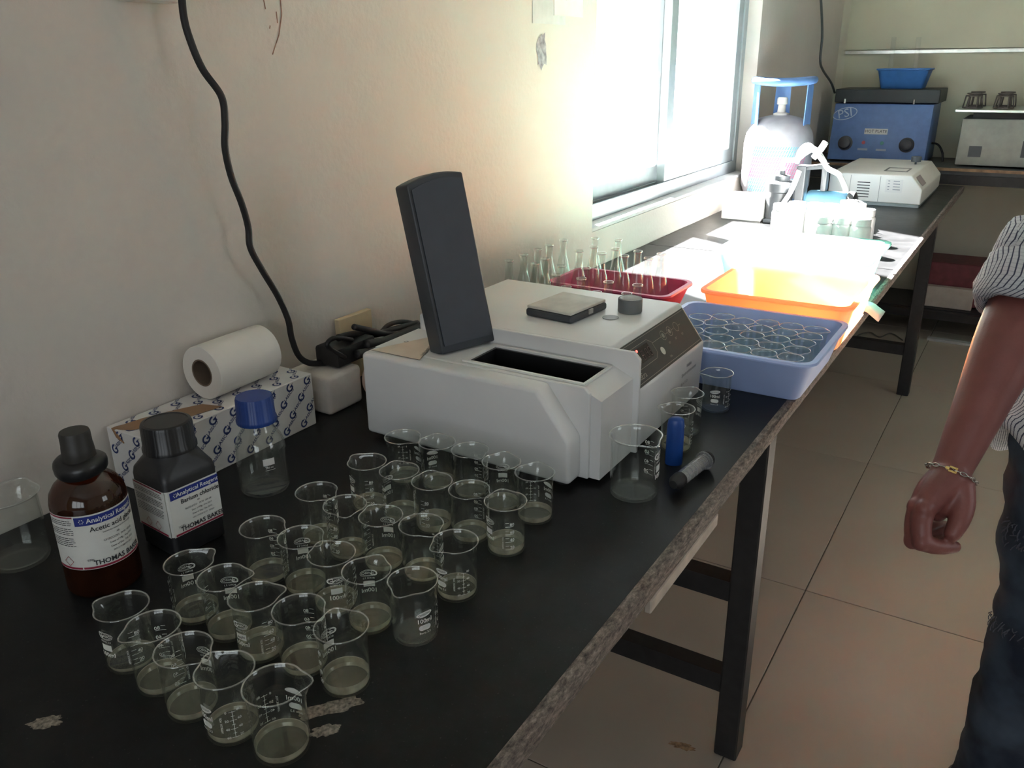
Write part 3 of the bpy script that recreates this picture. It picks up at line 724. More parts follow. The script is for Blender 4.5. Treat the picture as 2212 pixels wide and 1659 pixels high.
# ================================================================== SPECTROPHOTOMETER (open)
t = thing('spectrophotometer', 'pale grey instrument with its dark lid open and a black control panel', 'instrument', (0, 0, B))
xl = -0.857
def shell(poly, ya, yb, w_=0.004):
    return bevelled(*extr(poly, ya, yb, 'y'), w_=w_, seg=3)
part('end_housing', shell([(xl, 0.008), (xl, 0.144), (-0.540, 0.144), (-0.487, 0.074), (-0.487, 0.008)], 0.925, 0.962, 0.007), SHELL, t, True, 50)
part('side_cheek', shell([(xl+0.01, 0.008), (xl+0.01, 0.1435), (-0.483, 0.1455), (-0.475, 0.138), (-0.475, 0.008)], 0.958, 0.966, 0.0015), SHELL, t, True, 50)
OX0, OX1, OY0, OY1 = -0.690, -0.493, 0.976, 1.054
g = Geo()
g.add(*boxg(xl, OX0, 0.960, 1.072, 0.008, 0.1430)).add(*boxg(OX0, OX1, 0.960, OY0, 0.008, 0.1430)).add(*boxg(OX0, OX1, OY1, 1.072, 0.008, 0.1430))
g.add(*extr([(OX1, 0.008), (OX1, 0.1430), (-0.459, 0.128), (-0.459, 0.008)], 0.964, 1.072, 'y'))
part('compartment_housing', g, SHELL, t, fix=True)
part('compartment_well', Geo().add(*boxg(OX0, OX1, OY0, OY1, 0.020, 0.026)).add(*boxg(OX0, OX0+0.004, OY0, OY1, 0.026, 0.1425)).add(*boxg(OX1-0.004, OX1, OY0, OY1, 0.026, 0.1425)).add(*boxg(OX0+0.004, OX1-0.004, OY0, OY0+0.004, 0.026, 0.1425)).add(*boxg(OX0+0.004, OX1-0.004, OY1-0.004, OY1, 0.026, 0.1425)), BLACK, t, fix=False)
gr = Geo()
for a in (boxg(OX0-0.006, OX1+0.004, OY0-0.005, OY0, 0.1431, 0.1462), boxg(OX0-0.006, OX1+0.004, OY1, OY1+0.005, 0.1431, 0.1462), boxg(OX0-0.006, OX0, OY0, OY1, 0.1431, 0.1462), boxg(OX1, OX1+0.004, OY0, OY1, 0.1431, 0.1462)): gr.add(*a)
part('compartment_rim', gr, pmat('pale_gasket', (0.76, 0.76, 0.73), 0.5), t, fix=False)
ZT = 0.168; YA, YB = 1.075, 1.357
PT, PB = (-0.500, ZT), (-0.452, 0.104)
part('main_housing', shell([(xl, 0.008), (xl, ZT), PT, PB, (-0.455, 0.008)], YA, YB, 0.004), SHELL, t, True, 50)
part('side_cheek', shell([(xl+0.01, 0.008), (xl+0.01, ZT-0.001), (-0.460, ZT), (-0.450, ZT-0.010), (-0.450, 0.008)], 1.070, 1.077, 0.0015), SHELL, t, True, 50)
for fx, fy in ((-0.83, 0.95), (-0.51, 0.95), (-0.83, 1.33), (-0.49, 1.33)):
    part('foot', lathe([(0, 0), (0.012, 0), (0.012, 0.009), (0, 0.009)], 16), RUBBER, t, loc=(fx, fy, 0))
# control panel on the slope
slope = Vector((PT[0]-PB[0], 0, PT[1]-PB[1])); SL = slope.length
pf = plane((PB[0], YA+0.003, PB[1]), (0, 1, 0), slope, 0.0006)
PWD = YB-YA-0.010
panel = part('control_panel', Geo().add(*rect(0.0, PWD, 0.004, SL-0.009), pf), pmat('panel_overlay', (0.045, 0.045, 0.048), 0.35), t, fix=False)
GRL = pmat('panel_print', (0.36, 0.33, 0.29), 0.5)
pg = plane((PB[0], YA+0.003, PB[1]), (0, 1, 0), slope, 0.0012)
g = Geo()
for a in ((0.003, 0.008, PWD-0.003, 0.008), (0.003, SL-0.012, PWD-0.003, SL-0.012), (PWD-0.003, 0.008, PWD-0.003, SL-0.012)): g.add(*line2(*a, 0.0007), pg)
for a in ((0.004, 0.026, 0.100, 0.026), (0.100, 0.026, 0.112, 0.034), (0.112, 0.034, 0.112, 0.052), (0.112, 0.052, 0.100, 0.060), (0.100, 0.060, 0.030, 0.060), (0.112, 0.050, 0.150, 0.050)): g.add(*line2(*a, 0.0007), pg)
for i, u in enumerate((0.157, 0.184, 0.213)):
    g.add(*ring2(u, 0.050, 0.0085, 0.0085, 0.0008), pg); g.add(*line2(u+0.009, 0.050, u+0.018, 0.050, 0.0007), pg)
    g.add(*text('SET', 0.005), offs(pg, u+0.008, 0.034))
g.add(*text('BioEra', 0.0135), offs(pg, 0.028, 0.0165))
g.add(*text('CAL', 0.005), offs(pg, 0.145, 0.015))
part('panel_print', g, GRL, panel, fix=False)
part('key', Geo().add(*ell(0.130, 0.030, 0.0068, 0.0068), pg), pmat('pale_key', (0.62, 0.62, 0.56), 0.4), panel, fix=False)
for u in (0.157, 0.184): part('key', Geo().add(*ell(u, 0.050, 0.0042, 0.0042), pg), pmat('grey_key', (0.28, 0.27, 0.25), 0.4), panel, fix=False)
part('display_window', Geo().add(*rect(0.052, 0.098, 0.032, 0.056), plane((PB[0], YA+0.003, PB[1]), (0, 1, 0), slope, 0.0009)), pmat('display_filter', (0.03, 0.022, 0.024), 0.15), panel, fix=False)
g = Geo()
for u in (0.064, 0.078, 0.090):
    for a in ((0, 0.007, 0.006, 0.007), (0, 0, 0.006, 0), (0, -0.007, 0.006, -0.007), (0, 0.007, 0, -0.007), (0.006, 0.007, 0.006, -0.007)): g.add(*line2(u+a[0], 0.042+a[1], u+a[2], 0.042+a[3], 0.0009), pg)
part('digit_segments', g, pmat('unlit_segments', (0.10, 0.05, 0.05), 0.4), panel, fix=False)
part('indicator_lamp', ([tuple(pg(Vector((0.055+p[0], 0.053+p[1], p[2])))) for p in lathe([(0.0022, 0), (0.0020, 0.0008), (0, 0.0016)], 14)[0]], lathe([(0.0022, 0), (0.0020, 0.0008), (0, 0.0016)], 14)[1]), pmat('red_led', (0.8, 0.05, 0.04), 0.3, emit=(1.0, 0.10, 0.08, 4.0)), panel, fix=False)
lf = plane((-0.4535, 1.255, 0.062), (0, 1, 0), (0.003, 0, 1), 0.0012)
part('maker_print', Geo().add(*text('Visible', 0.009, 'LEFT', 0.2), offs(lf, 0.02, 0.022)).add(*text('Spectrophotometer', 0.0085, 'LEFT', 0.2), offs(lf, 0, 0.010)).add(*text('BE-V 21 D', 0.007, 'LEFT'), offs(lf, 0, -0.006)), pmat('grey_ink', (0.12, 0.12, 0.13), 0.5), t, fix=False)
# triangular badge on the end housing
tr = Geo().add([(-0.848, 0.946, 0.1442), (-0.745, 0.957, 0.1442), (-0.800, 1.052, 0.1434), (-0.848, 1.052, 0.1434)], [(0, 1, 2, 3)])
tr = Geo().add([(-0.850, 0.940, 0), (-0.752, 0.940, 0), (-0.800, 1.062, 0)], [(0, 1, 2)], Matrix.Translation((0, 0, 0.1447)))
bd = part('badge', tr, pmat('badge_cream', (0.66, 0.55, 0.44), 0.5), t, fix=False)
bfn = plane((-0.800, 0.990, 0.1449), (0.36, 0.93, 0), (-0.93, 0.36, 0), 0.0002)
g = Geo().add(*text('Visible Spectrophotometer', 0.0066), offs(plane((-0.776, 0.992, 0.1449), (-0.36, 0.93, 0), (-0.93, -0.36, 0), 0.0002), 0, 0.0)).add(*ring2(0, 0, 0.004, 0.003, 0.0012), offs(bfn, 0.0, 0.028)).add(*line2(-0.848, 0.9405, -0.753, 0.9405, 0.0009), Matrix.Translation((0, 0, 0.1449))).add(*line2(-0.753, 0.9405, -0.800, 1.060, 0.0007), Matrix.Translation((0, 0, 0.1449)))
part('badge_print', g, INK, bd, fix=False)
# open lid
La, Lb = Vector((-0.734, 0, 0.1465)), Vector((-0.786, 0, 0.400))
ld = (Lb-La).normalized(); ln = Vector((-ld.z, 0, ld.x)) * 1.0
if ln.x > 0: ln = -ln
y0, y1 = 0.974, 1.077; th = 0.036; LY = Vector((0.325, 0.946, 0)); ln = Vector((-0.925, 0.318, -0.205)).normalized()
out = [(y0, 0.0), (y1, 0.0), (y1, 0.268)] + [(y1-(y1-y0)*k/8, 0.268+0.008*math.sin(PI*k/8)-0.010*k/8) for k in range(1, 8)] + [(y0, 0.258)]
def lp(y, l, d): 
    p = La+ld*l+ln*d+LY*(y-y0); return (p.x, p.y+y0, p.z)
n = len(out)
v = [lp(y, l, 0) for y, l in out] + [lp(y, l, th) for y, l in out]
f = [tuple(range(n)), tuple(range(2*n-1, n-1, -1))] + [(i, n+i, n+(i+1) % n, (i+1) % n) for i in range(n)]
lid = part('lid', bevelled(v, f, w_=0.0035, seg=3, ang=40), DGREY, t, True, 40)
cyv = (y0+y1)/2
inn = [(cyv+(y-cyv)*0.90, 0.010+(l-0.010)*0.965 if l > 0.01 else 0.012) for y, l in out]
part('lid_liner', (([lp(y, l, -0.0004) for y, l in inn] + [lp(y, l, -0.0022) for y, l in inn]), f), pmat('lid_liner', (0.028, 0.034, 0.045), 0.45), lid)
part('hinge', tube([(-0.742, 0.985, 0.1495), (-0.742, 1.066, 0.1495)], 0.004, 10), DGREY, t)
# things on top of the instrument
cx_, cy_ = -0.642, 1.200
t = thing('cuvette_case', 'small dark flat case with a pale worn cover on the instrument', 'case', (cx_, cy_, B+ZT), math.radians(-6))
part('case_tray', bevelled(*boxg(-0.048, 0.044, -0.050, 0.060, 0.0005, 0.013), w_=0.004, seg=3), DGREY, t, True, 40)
part('case_cover', bevelled(*boxg(-0.046, 0.042, -0.048, 0.058, 0.0135, 0.0185), w_=0.0015, seg=2), pmat('worn_cover', (0.55, 0.52, 0.47), 0.6, var=0.12, scale=40), t, True, 40)
part('clasp', boxg(0.0445, 0.0465, 0.0, 0.012, 0.006, 0.014), METAL, t, fix=False)
t = thing('round_cap', 'round grey open cap standing on the instrument top', 'cap', (-0.553, 1.262, B+ZT))
part('cap_wall', lathe([(0, 0.0005), (0.0195, 0.0005), (0.0205, 0.002), (0.0205, 0.023), (0.0195, 0.024), (0.0175, 0.0235), (0.0172, 0.016), (0, 0.016)], 40), pmat('mid_grey_plastic', (0.16, 0.17, 0.17), 0.5), t, True, 40)
part('cap_liner', lathe([(0.0170, 0.0240), (0.0172, 0.0165), (0, 0.0163)], 32), pmat('white_liner', (0.75, 0.75, 0.73), 0.5), t, True, 40)
tag(part('grey_disc', lathe([(0, 0.0005), (0.0135, 0.0005), (0.0135, 0.0012), (0, 0.0014)], 28), pmat('disc_grey', (0.20, 0.20, 0.20), 0.5), None, True, 40, loc=(-0.5655, 1.213, B+ZT)), 'flat grey round disc on the instrument top', 'disc')

# ================================================================== SMALL ITEMS BY THE EDGE
p = on_z(1446, 1003, B)
BLT = pmat('deep_blue_plastic', (0.01, 0.06, 0.27), 0.4)
g = Geo(); rs = []
for z, rx, ry in ((0, 0.0125, 0.009), (0.003, 0.0132, 0.0095), (0.05, 0.0128, 0.0092), (0.064, 0.0126, 0.0090), (0.072, 0.0112, 0.0082), (0.0748, 0.0075, 0.006), (0.0755, 0.001, 0.001)):
    rs.append([(rx*math.cos(2*PI*k/24), ry*math.sin(2*PI*k/24), z) for k in range(24)])
tag(part('blue_tube', rings(rs), BLT, None, True, 60, loc=(p.x+0.004, 1.083, B), rz=0.5), 'upright blue plastic tube beside the large empty beaker', 'tube')
pa, pb = on_z(1462, 1042, B+0.0135), on_z(1520, 997, B+0.0135)
t = thing('sample_tube', 'clear plastic tube with dark ends lying near the bench edge', 'tube', (pa.x, pa.y, B+0.0145), math.atan2(pb.y-pa.y, pb.x-pa.x))
L = (pb-pa).length; ry_ = Matrix.Rotation(PI/2, 4, 'Y')
def ly(vf): return [tuple(ry_ @ Vector(p)) for p in vf[0]], vf[1]
part('tube_wall', ly(lathe([(0.0100, 0.004), (0.0102, 0.02), (0.0105, L), (0.0138, L), (0.0138, L+0.003), (0.0100, L+0.003), (0.0098, 0.006)], 32)), thin_glass('cloudy_plastic', film=0.22, filmcol=(0.5, 0.5, 0.52), rough=0.15), t, True, 40)
part('tip', ly(lathe([(0, -0.012), (0.006, -0.011), (0.0108, -0.002), (0.0112, 0.010), (0.0100, 0.012), (0, 0.012)], 28)), RUBBER, t, True, 40)
part('plug', ly(lathe([(0, L-0.002), (0.0095, L-0.002), (0.0095, L+0.006), (0.0128, L+0.006), (0.0128, L+0.010), (0, L+0.010)], 28)), RUBBER, t, True, 40)
g = Geo()
for k in range(6): g.add(*ly(lathe([(0.01065, 0.02+k*0.011), (0.01065, 0.0207+k*0.011)], 32)))
part('graduation', g, pmat('grey_marks', (0.25, 0.25, 0.27), 0.5), t, fix=False)

# ================================================================== TRAYS
def tray(name, label, x0, x1, y0, y1, h, mat, taper=0.018, rc=0.03, lip=0.008, wall=0.003, loc_z=B):
    cx_, cy_ = (x0+x1)/2, (y0+y1)/2; hx, hy = (x1-x0)/2, (y1-y0)/2
    def rr(dx_, z, n=6):
        r = max(0.006, rc-dx_*0.5); a_, b_ = hx-dx_, hy-dx_; pts = []
        for sx, sy, a0 in ((1, 1, 0), (-1, 1, PI/2), (-1, -1, PI), (1, -1, 3*PI/2)):
            for k in range(n+1):
                a = a0+PI/2*k/n; pts.append((sx*(a_-r)+r*math.cos(a), sy*(b_-r)+r*math.sin(a), z))
        return pts
    rs = [rr(taper+lip+0.004, 0.0), rr(taper+lip, 0.004), rr(lip, h-0.010), rr(lip-0.001, h-0.009), rr(0.001, h-0.007), rr(0, h-0.004), rr(0.0015, h), rr(lip+wall, h), rr(lip+wall+0.001, h-0.006), rr(taper+lip+wall, 0.007), rr(taper+lip+wall+0.004, 0.004)]
    o = part(name, rings(rs), mat, None, True, 35, loc=(cx_, cy_, loc_z))
    return tag(o, label, 'tray')
tray('blue_tray', 'blue plastic tray crowded with small glass beakers', -0.604, -0.270, 1.392, 1.697, 0.078, BLUEP)
def translucent(name, col, k=0.4):
    m, n, l = nt(name); p = n['Principled BSDF']; p.inputs['Base Color'].default_value = col+(1,); p.inputs['Roughness'].default_value = 0.4
    tr = n.new('ShaderNodeBsdfTranslucent'); tr.inputs['Color'].default_value = col+(1,)
    nz = n.new('ShaderNodeTexNoise'); nz.inputs['Scale'].default_value = 15
    mr = n.new('ShaderNodeMapRange'); mr.inputs['To Min'].default_value = k*0.9; mr.inputs['To Max'].default_value = k*1.1
    l.new(nz.outputs['Fac'], mr.inputs['Value'])
    mx = n.new('ShaderNodeMixShader'); l.new(mr.outputs[0], mx.inputs[0]); l.new(p.outputs[0], mx.inputs[1]); l.new(tr.outputs[0], mx.inputs[2])
    l.new(mx.outputs[0], n['Material Output'].inputs['Surface']); return m
tray('orange_tray', 'bright orange plastic tray in full sunlight next to the blue one', -0.592, -0.272, 1.702, 2.035, 0.100, translucent('orange_plastic', (0.97, 0.60, 0.36), 0.55))
tray('green_tray', 'sea green plastic tray beyond the orange tray', -0.700, -0.312, 2.10, 2.45, 0.100, translucent('green_plastic', (0.45, 0.78, 0.70), 0.25), lip=0.014)
tray('red_tray', 'dark pink plastic tray holding conical flasks by the wall', -0.990, -0.672, 1.738, 1.925, 0.062, pmat('red_plastic', (0.58, 0.07, 0.18), 0.4))
TB = [(-0.5334, 1.5218), (-0.552, 1.5734), (-0.5109, 1.5973), (-0.4654, 1.584), (-0.4199, 1.5977), (-0.3724, 1.5977), (-0.325, 1.5977), (-0.4916, 1.5444), (-0.4232, 1.5505), (-0.3749, 1.5505), (-0.3268, 1.5505), (-0.5092, 1.4808), (-0.4674, 1.5035), (-0.4199, 1.5033), (-0.3725, 1.5033), (-0.325, 1.5033), (-0.4687, 1.456), (-0.4202, 1.456), (-0.3727, 1.456), (-0.3251, 1.456), (-0.552, 1.6211), (-0.511, 1.645), (-0.4655, 1.6314), (-0.42, 1.645), (-0.3725, 1.645), (-0.325, 1.645)]
TBM = beaker_meshes('tray_beaker', 0.0212, 0.062, 40, 0.004, RIMT)
random.seed(11)
for x, y in TB:
    o = obj('beaker', TBM, None, (x, y, B+0.0045), random.uniform(0, 6.28))
    tag(o, 'small clear beaker packed with others inside the blue tray', 'beaker', 'beakers packed in the blue tray')

# ================================================================== CONICAL FLASKS
FL = [(-1.0334, 1.645), (-1.037, 1.7176), (-0.9639, 1.6458), (-1.037, 1.7859), (-1.037, 1.8438), (-1.037, 1.919), (-0.9697, 1.705), (-0.9013, 1.6572), (-0.8685, 1.577), (-0.8561, 1.4804), (-0.8385, 1.6603), (-0.8035, 1.5703), (-0.7976, 1.4907), (-0.7392, 1.5702), (-0.7243, 1.483), (-0.6669, 1.503), (-0.6754, 1.5762), (-0.929, 1.801), (-0.869, 1.803), (-0.809, 1.801), (-0.749, 1.804), (-0.920, 1.862), (-0.861, 1.863), (-0.801, 1.862), (-0.741, 1.863), (-0.975, 1.980), (-0.910, 1.985)]
def flask_mesh():
    g = Geo()
    g.add(*lathe([(0, 0.0008), (0.024, 0), (0.0275, 0.002), (0.0285, 0.006), (0.0270, 0.014), (0.0190, 0.052), (0.0125, 0.078), (0.0100, 0.088), (0.0092, 0.098), (0.0092, 0.124)], 32), mi=0)
    g.add(*lathe([(0.0092, 0.124), (0.0108, 0.1255), (0.0113, 0.1275), (0.0108, 0.1292), (0.0096, 0.1290)], 32), mi=1)
    g.add(*lathe([(0.0096, 0.1290), (0.0080, 0.123), (0.0080, 0.098), (0.0090, 0.088), (0.0178, 0.052), (0.0256, 0.014), (0.0260, 0.004), (0, 0.003)], 32), mi=0)
    me = g.mesh('conical_flask', [FLASKG, RIMG], True)
    bm = bmesh.new(); bm.from_mesh(me); bmesh.ops.remove_doubles(bm, verts=bm.verts, dist=1e-6); bm.to_mesh(me); bm.free()
    return me
FM = flask_mesh()
for x, y in FL:
    inside = -0.96 < x < -0.70 and 1.75 < y < 1.90
    o = obj('conical_flask', FM, None, (x, y, B+(0.0046 if inside else 0.0002)))
    if inside: tag(o, 'clear conical flask standing inside the dark pink tray', 'flask', 'conical flasks in the dark pink tray')
    else: tag(o, 'clear conical flask standing on the bench outside the pink tray', 'flask', 'conical flasks on the bench by the wall')

# ================================================================== BENCH 2: bottles, pump, gas cylinder, cream instrument
def bottle_mesh():
    g = Geo()
    g.add(*lathe([(0, 0), (0.029, 0), (0.031, 0.003), (0.031, 0.078), (0.029, 0.084), (0.026, 0.087), (0, 0.087)], 28), mi=0)
    return g.mesh('bottle_body', [pmat('white_hdpe', (0.78, 0.78, 0.76), 0.45)], True, 40)
def cap_mesh():
    return Geo().add(*lathe([(0.027, 0.0872), (0.0282, 0.088), (0.0282, 0.106), (0.027, 0.108), (0, 0.1082)], 32)).mesh('cap', [pmat('white_cap', (0.82, 0.82, 0.80), 0.45)], True, 40)
BM, CM = bottle_mesh(), cap_mesh()
for px, py in ((1872, 452), (1853, 440), (1835, 433), (1822, 446), (1795, 441), (1763, 439), (1723, 436), (1690, 440), (1862, 472), (1822, 468), (1780, 466)):
    p = on_z(px, py, B+0.108)
    t = thing('plastic_bottle', 'white plastic screw-cap bottle in the sunlit cluster by the window', 'bottle', (p.x, p.y, B), 0, 'white bottles clustered in the sun')
    obj('bottle_body', BM, t); obj('cap', CM, t)
# gas cylinder
t = thing('gas_cylinder', 'blue gas cylinder with a top ring handle by the window', 'gas cylinder', (-0.928, 3.52, B), face_cam(-0.928, 3.52))
CYB = pmat('cylinder_blue', (0.30, 0.29, 0.31), 0.4, var=0.15, scale=15); CYR = pmat('cylinder_handle_blue', (0.10, 0.20, 0.42), 0.4)
R = 0.134
part('steel_body', lathe([(0, 0.03), (0.09, 0.03), (0.118, 0.045), (R, 0.085), (R, 0.245), (0.128, 0.285), (0.110, 0.320), (0.080, 0.343), (0.04, 0.353), (0, 0.355)], 48), CYB, t, True, 60)
part('foot_ring', lathe([(0.098, 0), (0.102, 0), (0.102, 0.04), (0.098, 0.04), (0.098, 0)], 48), CYR, t, True, 40)
part('handle_ring', tube([(0.112*math.cos(2*PI*k/40), 0.112*math.sin(2*PI*k/40), 0.480+0.004*math.cos(4*PI*k/40)) for k in range(41)], 0.014, 12, False), CYR, t, True, None)
for a in (-22, 202, 90):
    a = math.radians(a); c = Vector((0.108*math.cos(a), 0.108*math.sin(a), 0)); u = Vector((-math.sin(a), math.cos(a), 0))
    v = []
    for z, w_ in ((0.318, 0.033), (0.478, 0.028)):
        for s_, d in ((-1, 1), (1, 1), (1, 0.965), (-1, 0.965)): q = c*d+u*(s_*w_); v.append((q.x, q.y, z))
    part('handle_post', (v, [(0, 1, 5, 4), (1, 2, 6, 5), (2, 3, 7, 6), (3, 0, 4, 7), (0, 3, 2, 1), (4, 5, 6, 7)]), CYR, t)
part('valve', lathe([(0.030, 0.352), (0.030, 0.360), (0.016, 0.364), (0.014, 0.392), (0.020, 0.394), (0.020, 0.415), (0.016, 0.42), (0, 0.421)], 24), pmat('valve_cover', (0.62, 0.58, 0.54), 0.5), t, True, 40)
g = Geo()
for r_ in range(13):
    for k in range(-11, 12):
        z = 0.075+0.0135*r_; a = k*0.075+(0.0375 if r_ % 2 else 0)
        mi = 0 if r_ < 4 or r_ > 9 else 1
        g.add(*line2(-0.003, -0.0055, 0.003, 0.0055, 0.0028), bend(R+0.001, a, 0, z), mi=mi)
part('printed_band', g, [pmat('cyan_print', (0.05, 0.35, 0.55), 0.5), pmat('magenta_print', (0.6, 0.08, 0.2), 0.5)], t, fix=False)
# pump with tubing
t = thing('vacuum_pump', 'small bench pump with blue motor and looping white hoses', 'pump', (-0.70, 3.17, B))
PG1 = pmat('pump_grey', (0.045, 0.05, 0.055), 0.45); PBL = pmat('pump_motor_blue', (0.10, 0.24, 0.34), 0.4); HOSE = pmat('white_hose', (0.75, 0.76, 0.76), 0.35)
part('base_plate', rbox(-0.15, 0.17, -0.06, 0.06, 0, 0.012, 0.003), PG1, t)
vv, ff = lathe([(0, 0), (0.048, 0), (0.052, 0.006), (0.052, 0.135), (0.048, 0.14), (0, 0.14)], 32)
part('motor', ([tuple(Matrix.Translation((-0.01, 0, 0.068)) @ ry_ @ Vector(p)) for p in vv], ff), PBL, t, True, 40)
vv, ff = lathe([(0, 0), (0.054, 0), (0.056, 0.004), (0.054, 0.022), (0.040, 0.028), (0, 0.03)], 32)
part('end_cover', ([tuple(Matrix.Translation((0.128, 0, 0.068)) @ ry_ @ Vector(p)) for p in vv], ff), PG1, t, True, 40)
part('upright', rbox(-0.055, -0.022, -0.03, 0.03, 0.012, 0.205, 0.004), PG1, t)
part('bracket', bevelled(*extr([(-0.055, 0.200), (0.045, 0.215), (0.050, 0.205), (0.050, 0.120), (0.032, 0.120), (0.030, 0.196), (-0.055, 0.186)], -0.02, 0.02, 'y'), w_=0.003, seg=2), PG1, t, True, 40)
part('pump_head', lathe([(0, 0.012), (0.046, 0.012), (0.046, 0.105), (0.055, 0.110), (0.055, 0.140), (0.050, 0.145), (0.030, 0.148), (0.030, 0.165), (0.012, 0.168), (0.010, 0.182), (0, 0.182)], 32), PG1, t, True, 40, loc=(-0.112, 0, 0))
cable('hose', [(-0.112, 0, 0.18), (-0.105, -0.01, 0.215), (-0.06, -0.02, 0.225), (-0.03, -0.02, 0.25), (0.0, -0.02, 0.262), (0.03, -0.02, 0.23), (0.05, -0.02, 0.20), (0.09, -0.02, 0.18), (0.115, -0.02, 0.14), (0.12, -0.02, 0.12)], 0.009, HOSE, t)
cable('hose', [(-0.06, -0.02, 0.215), (-0.045, -0.03, 0.26), (-0.02, -0.03, 0.275), (0.015, -0.03, 0.245), (0.035, -0.03, 0.225)], 0.010, HOSE, t)
cable('hose', [(0.0, -0.035, 0.235), (0.02, -0.035, 0.262), (0.036, -0.035, 0.29)], 0.011, HOSE, t)
cable('hose', [(-0.04, -0.045, 0.19), (-0.06, -0.05, 0.12), (-0.09, -0.06, 0.06), (-0.11, -0.06, 0.014)], 0.009, HOSE, t)
cable('wire', [(0.15, -0.03, 0.10), (0.19, -0.05, 0.09), (0.20, -0.06, 0.05), (0.17, -0.07, 0.016)], 0.004, PG1, t)
tag(part('white_carton', rbox(-0.075, 0.075, -0.07, 0.07, 0, 0.085, 0.002, 1), WHITE, None, loc=(-0.935, 3.19, B)), 'plain white box below the window beside the gas cylinder', 'box')
# cream instrument
t = thing('cream_instrument', 'cream sloped-front instrument with dark knob and vent slots on bench', 'instrument', (0, 0, B))
ya, yb = 3.70, 4.30
part('housing', bevelled(*extr([(-0.752, 0.012), (-0.752, 0.122), (-0.442, 0.124), (-0.396, 0.070), (-0.396, 0.012)], ya, yb, 'y'), w_=0.005, seg=2), SHELLW, t, True, 45)
part('skirt', boxg(-0.745, -0.402, ya+0.006, yb-0.006, 0.0, 0.012), pmat('grey_skirt', (0.25, 0.28, 0.28), 0.5), t, fix=False)
for k in range(6): part('vent_slot', boxg(-0.640, -0.592, ya-0.0015, ya+0.001, 0.030+k*0.0115, 0.0335+k*0.0115), pmat('slot_dark', (0.05, 0.05, 0.05), 0.7), t, fix=False)
for xx in (-0.668, -0.555): part('panel_seam', boxg(xx-0.001, xx+0.001, ya-0.0008, ya+0.001, 0.016, 0.116), pmat('seam_grey', (0.4, 0.4, 0.37), 0.7), t, fix=False)
st = part('label_sheet', Geo().add(*rect(-0.533, -0.470, 0.055, 0.107), plane((0, ya, 0), (1, 0, 0), (0, 0, 1), 0.001)), WHITE, t, fix=False)
g = Geo(); fn = plane((0, ya, 0), (1, 0, 0), (0, 0, 1), 0.0016)
random.seed(5)
for r_ in range(4):
    z = 0.100-r_*0.011
    g.add(*rect(-0.525, -0.518, z-0.0015, z+0.0015), fn); g.add(*rect(-0.505, -0.505+random.uniform(0.015, 0.028), z-0.0015, z+0.0015), fn)
part('label_lines', g, pmat('faded_ink', (0.30, 0.32, 0.35), 0.6), st, fix=False)
part('knob', lathe([(0.004, 0), (0.004, 0.012), (0.020, 0.012), (0.021, 0.030), (0.019, 0.034), (0, 0.034)], 30, lambda p, a: (p[0]*(1+0.03*math.cos(10*a)), p[1]*(1+0.03*math.cos(10*a)), p[2])), pmat('knob_grey', (0.10, 0.12, 0.14), 0.4), t, True, 40, loc=(-0.485, 4.12, 0.1232))
g = Geo()
for a in (boxg(-0.565, -0.475, 3.82, 3.826, 0.1232, 0.1255), boxg(-0.565, -0.475, 3.94, 3.946, 0.1232, 0.1255), boxg(-0.565, -0.559, 3.826, 3.94, 0.1232, 0.1255), boxg(-0.481, -0.475, 3.826, 3.94, 0.1232, 0.1255)): g.add(*a)
part('display_bezel', g, pmat('bezel_grey', (0.25, 0.25, 0.24), 0.5), t, fix=False)
sl = Vector((-0.046, 0, 0.054))
g = Geo().add(*rect(0.05, 0.16, 0.012, 0.055), plane((-0.396, ya, 0.070), (0, 1, 0), sl, 0.0008))
part('rating_plate', g, pmat('plate_pinkish', (0.45, 0.38, 0.38), 0.5), t, fix=False)
# loose paper hanging over the bench edge
v = []; f = []
pp = [on_z(1812, 655, B), on_z(1866, 655, B)]
for i in range(9):
    u = i/8
    for j, yy in enumerate((2.055, 2.15)):
        x = -0.36+0.105*u; over = max(0, x-(XE+0.002))
        v.append((x-over*0.35, yy+0.02*u, B+0.0022-over*0.50+0.0015*math.sin(5*u+j)))
for i in range(8): f.append((2*i, 2*i+2, 2*i+3, 2*i+1))
o = part('paper_sheet', (v, f), WHITE, None, True, None, fix=False); o.modifiers.new('thick', 'SOLIDIFY').thickness = 0.0006
tag(o, 'scrap of white paper sticking out over the bench edge', 'paper')

# ================================================================== FAR BENCH AND ITS THINGS
t = thing('workbench', 'dark far bench along the back wall under hot plate and shaker', 'bench', (0, 0, 0))
B3 = B+0.060; Y3 = 4.62
part('bench_top', boxg(WX+0.002, X1-0.4, Y3, BY-0.003, B3-0.03, B3), pmat('grey_slab', (0.07, 0.075, 0.075), 0.4, var=0.2, scale=20), t, fix=False)
part('front_lipping', boxg(WX+0.002, X1-0.4, Y3-0.012, Y3, B3-0.012, B3+0.001), pmat('rusty_lip', (0.28, 0.17, 0.10), 0.6, var=0.4, scale=30), t, fix=False)
part('front_apron', boxg(WX+0.002, X1-0.4, Y3-0.010, Y3+0.02, B3-0.075, B3-0.03), IRON, t, fix=False)
for xx in (-0.95, 0.65, 2.3): part('leg', rbox(xx-0.03, xx+0.03, Y3+0.02, Y3+0.08, 0, B3-0.03, 0.003, 1), IRON, t)
part('stretcher', boxg(-0.92, 2.27, Y3+0.03, Y3+0.07, 0.10, 0.14), IRON, t, fix=False)
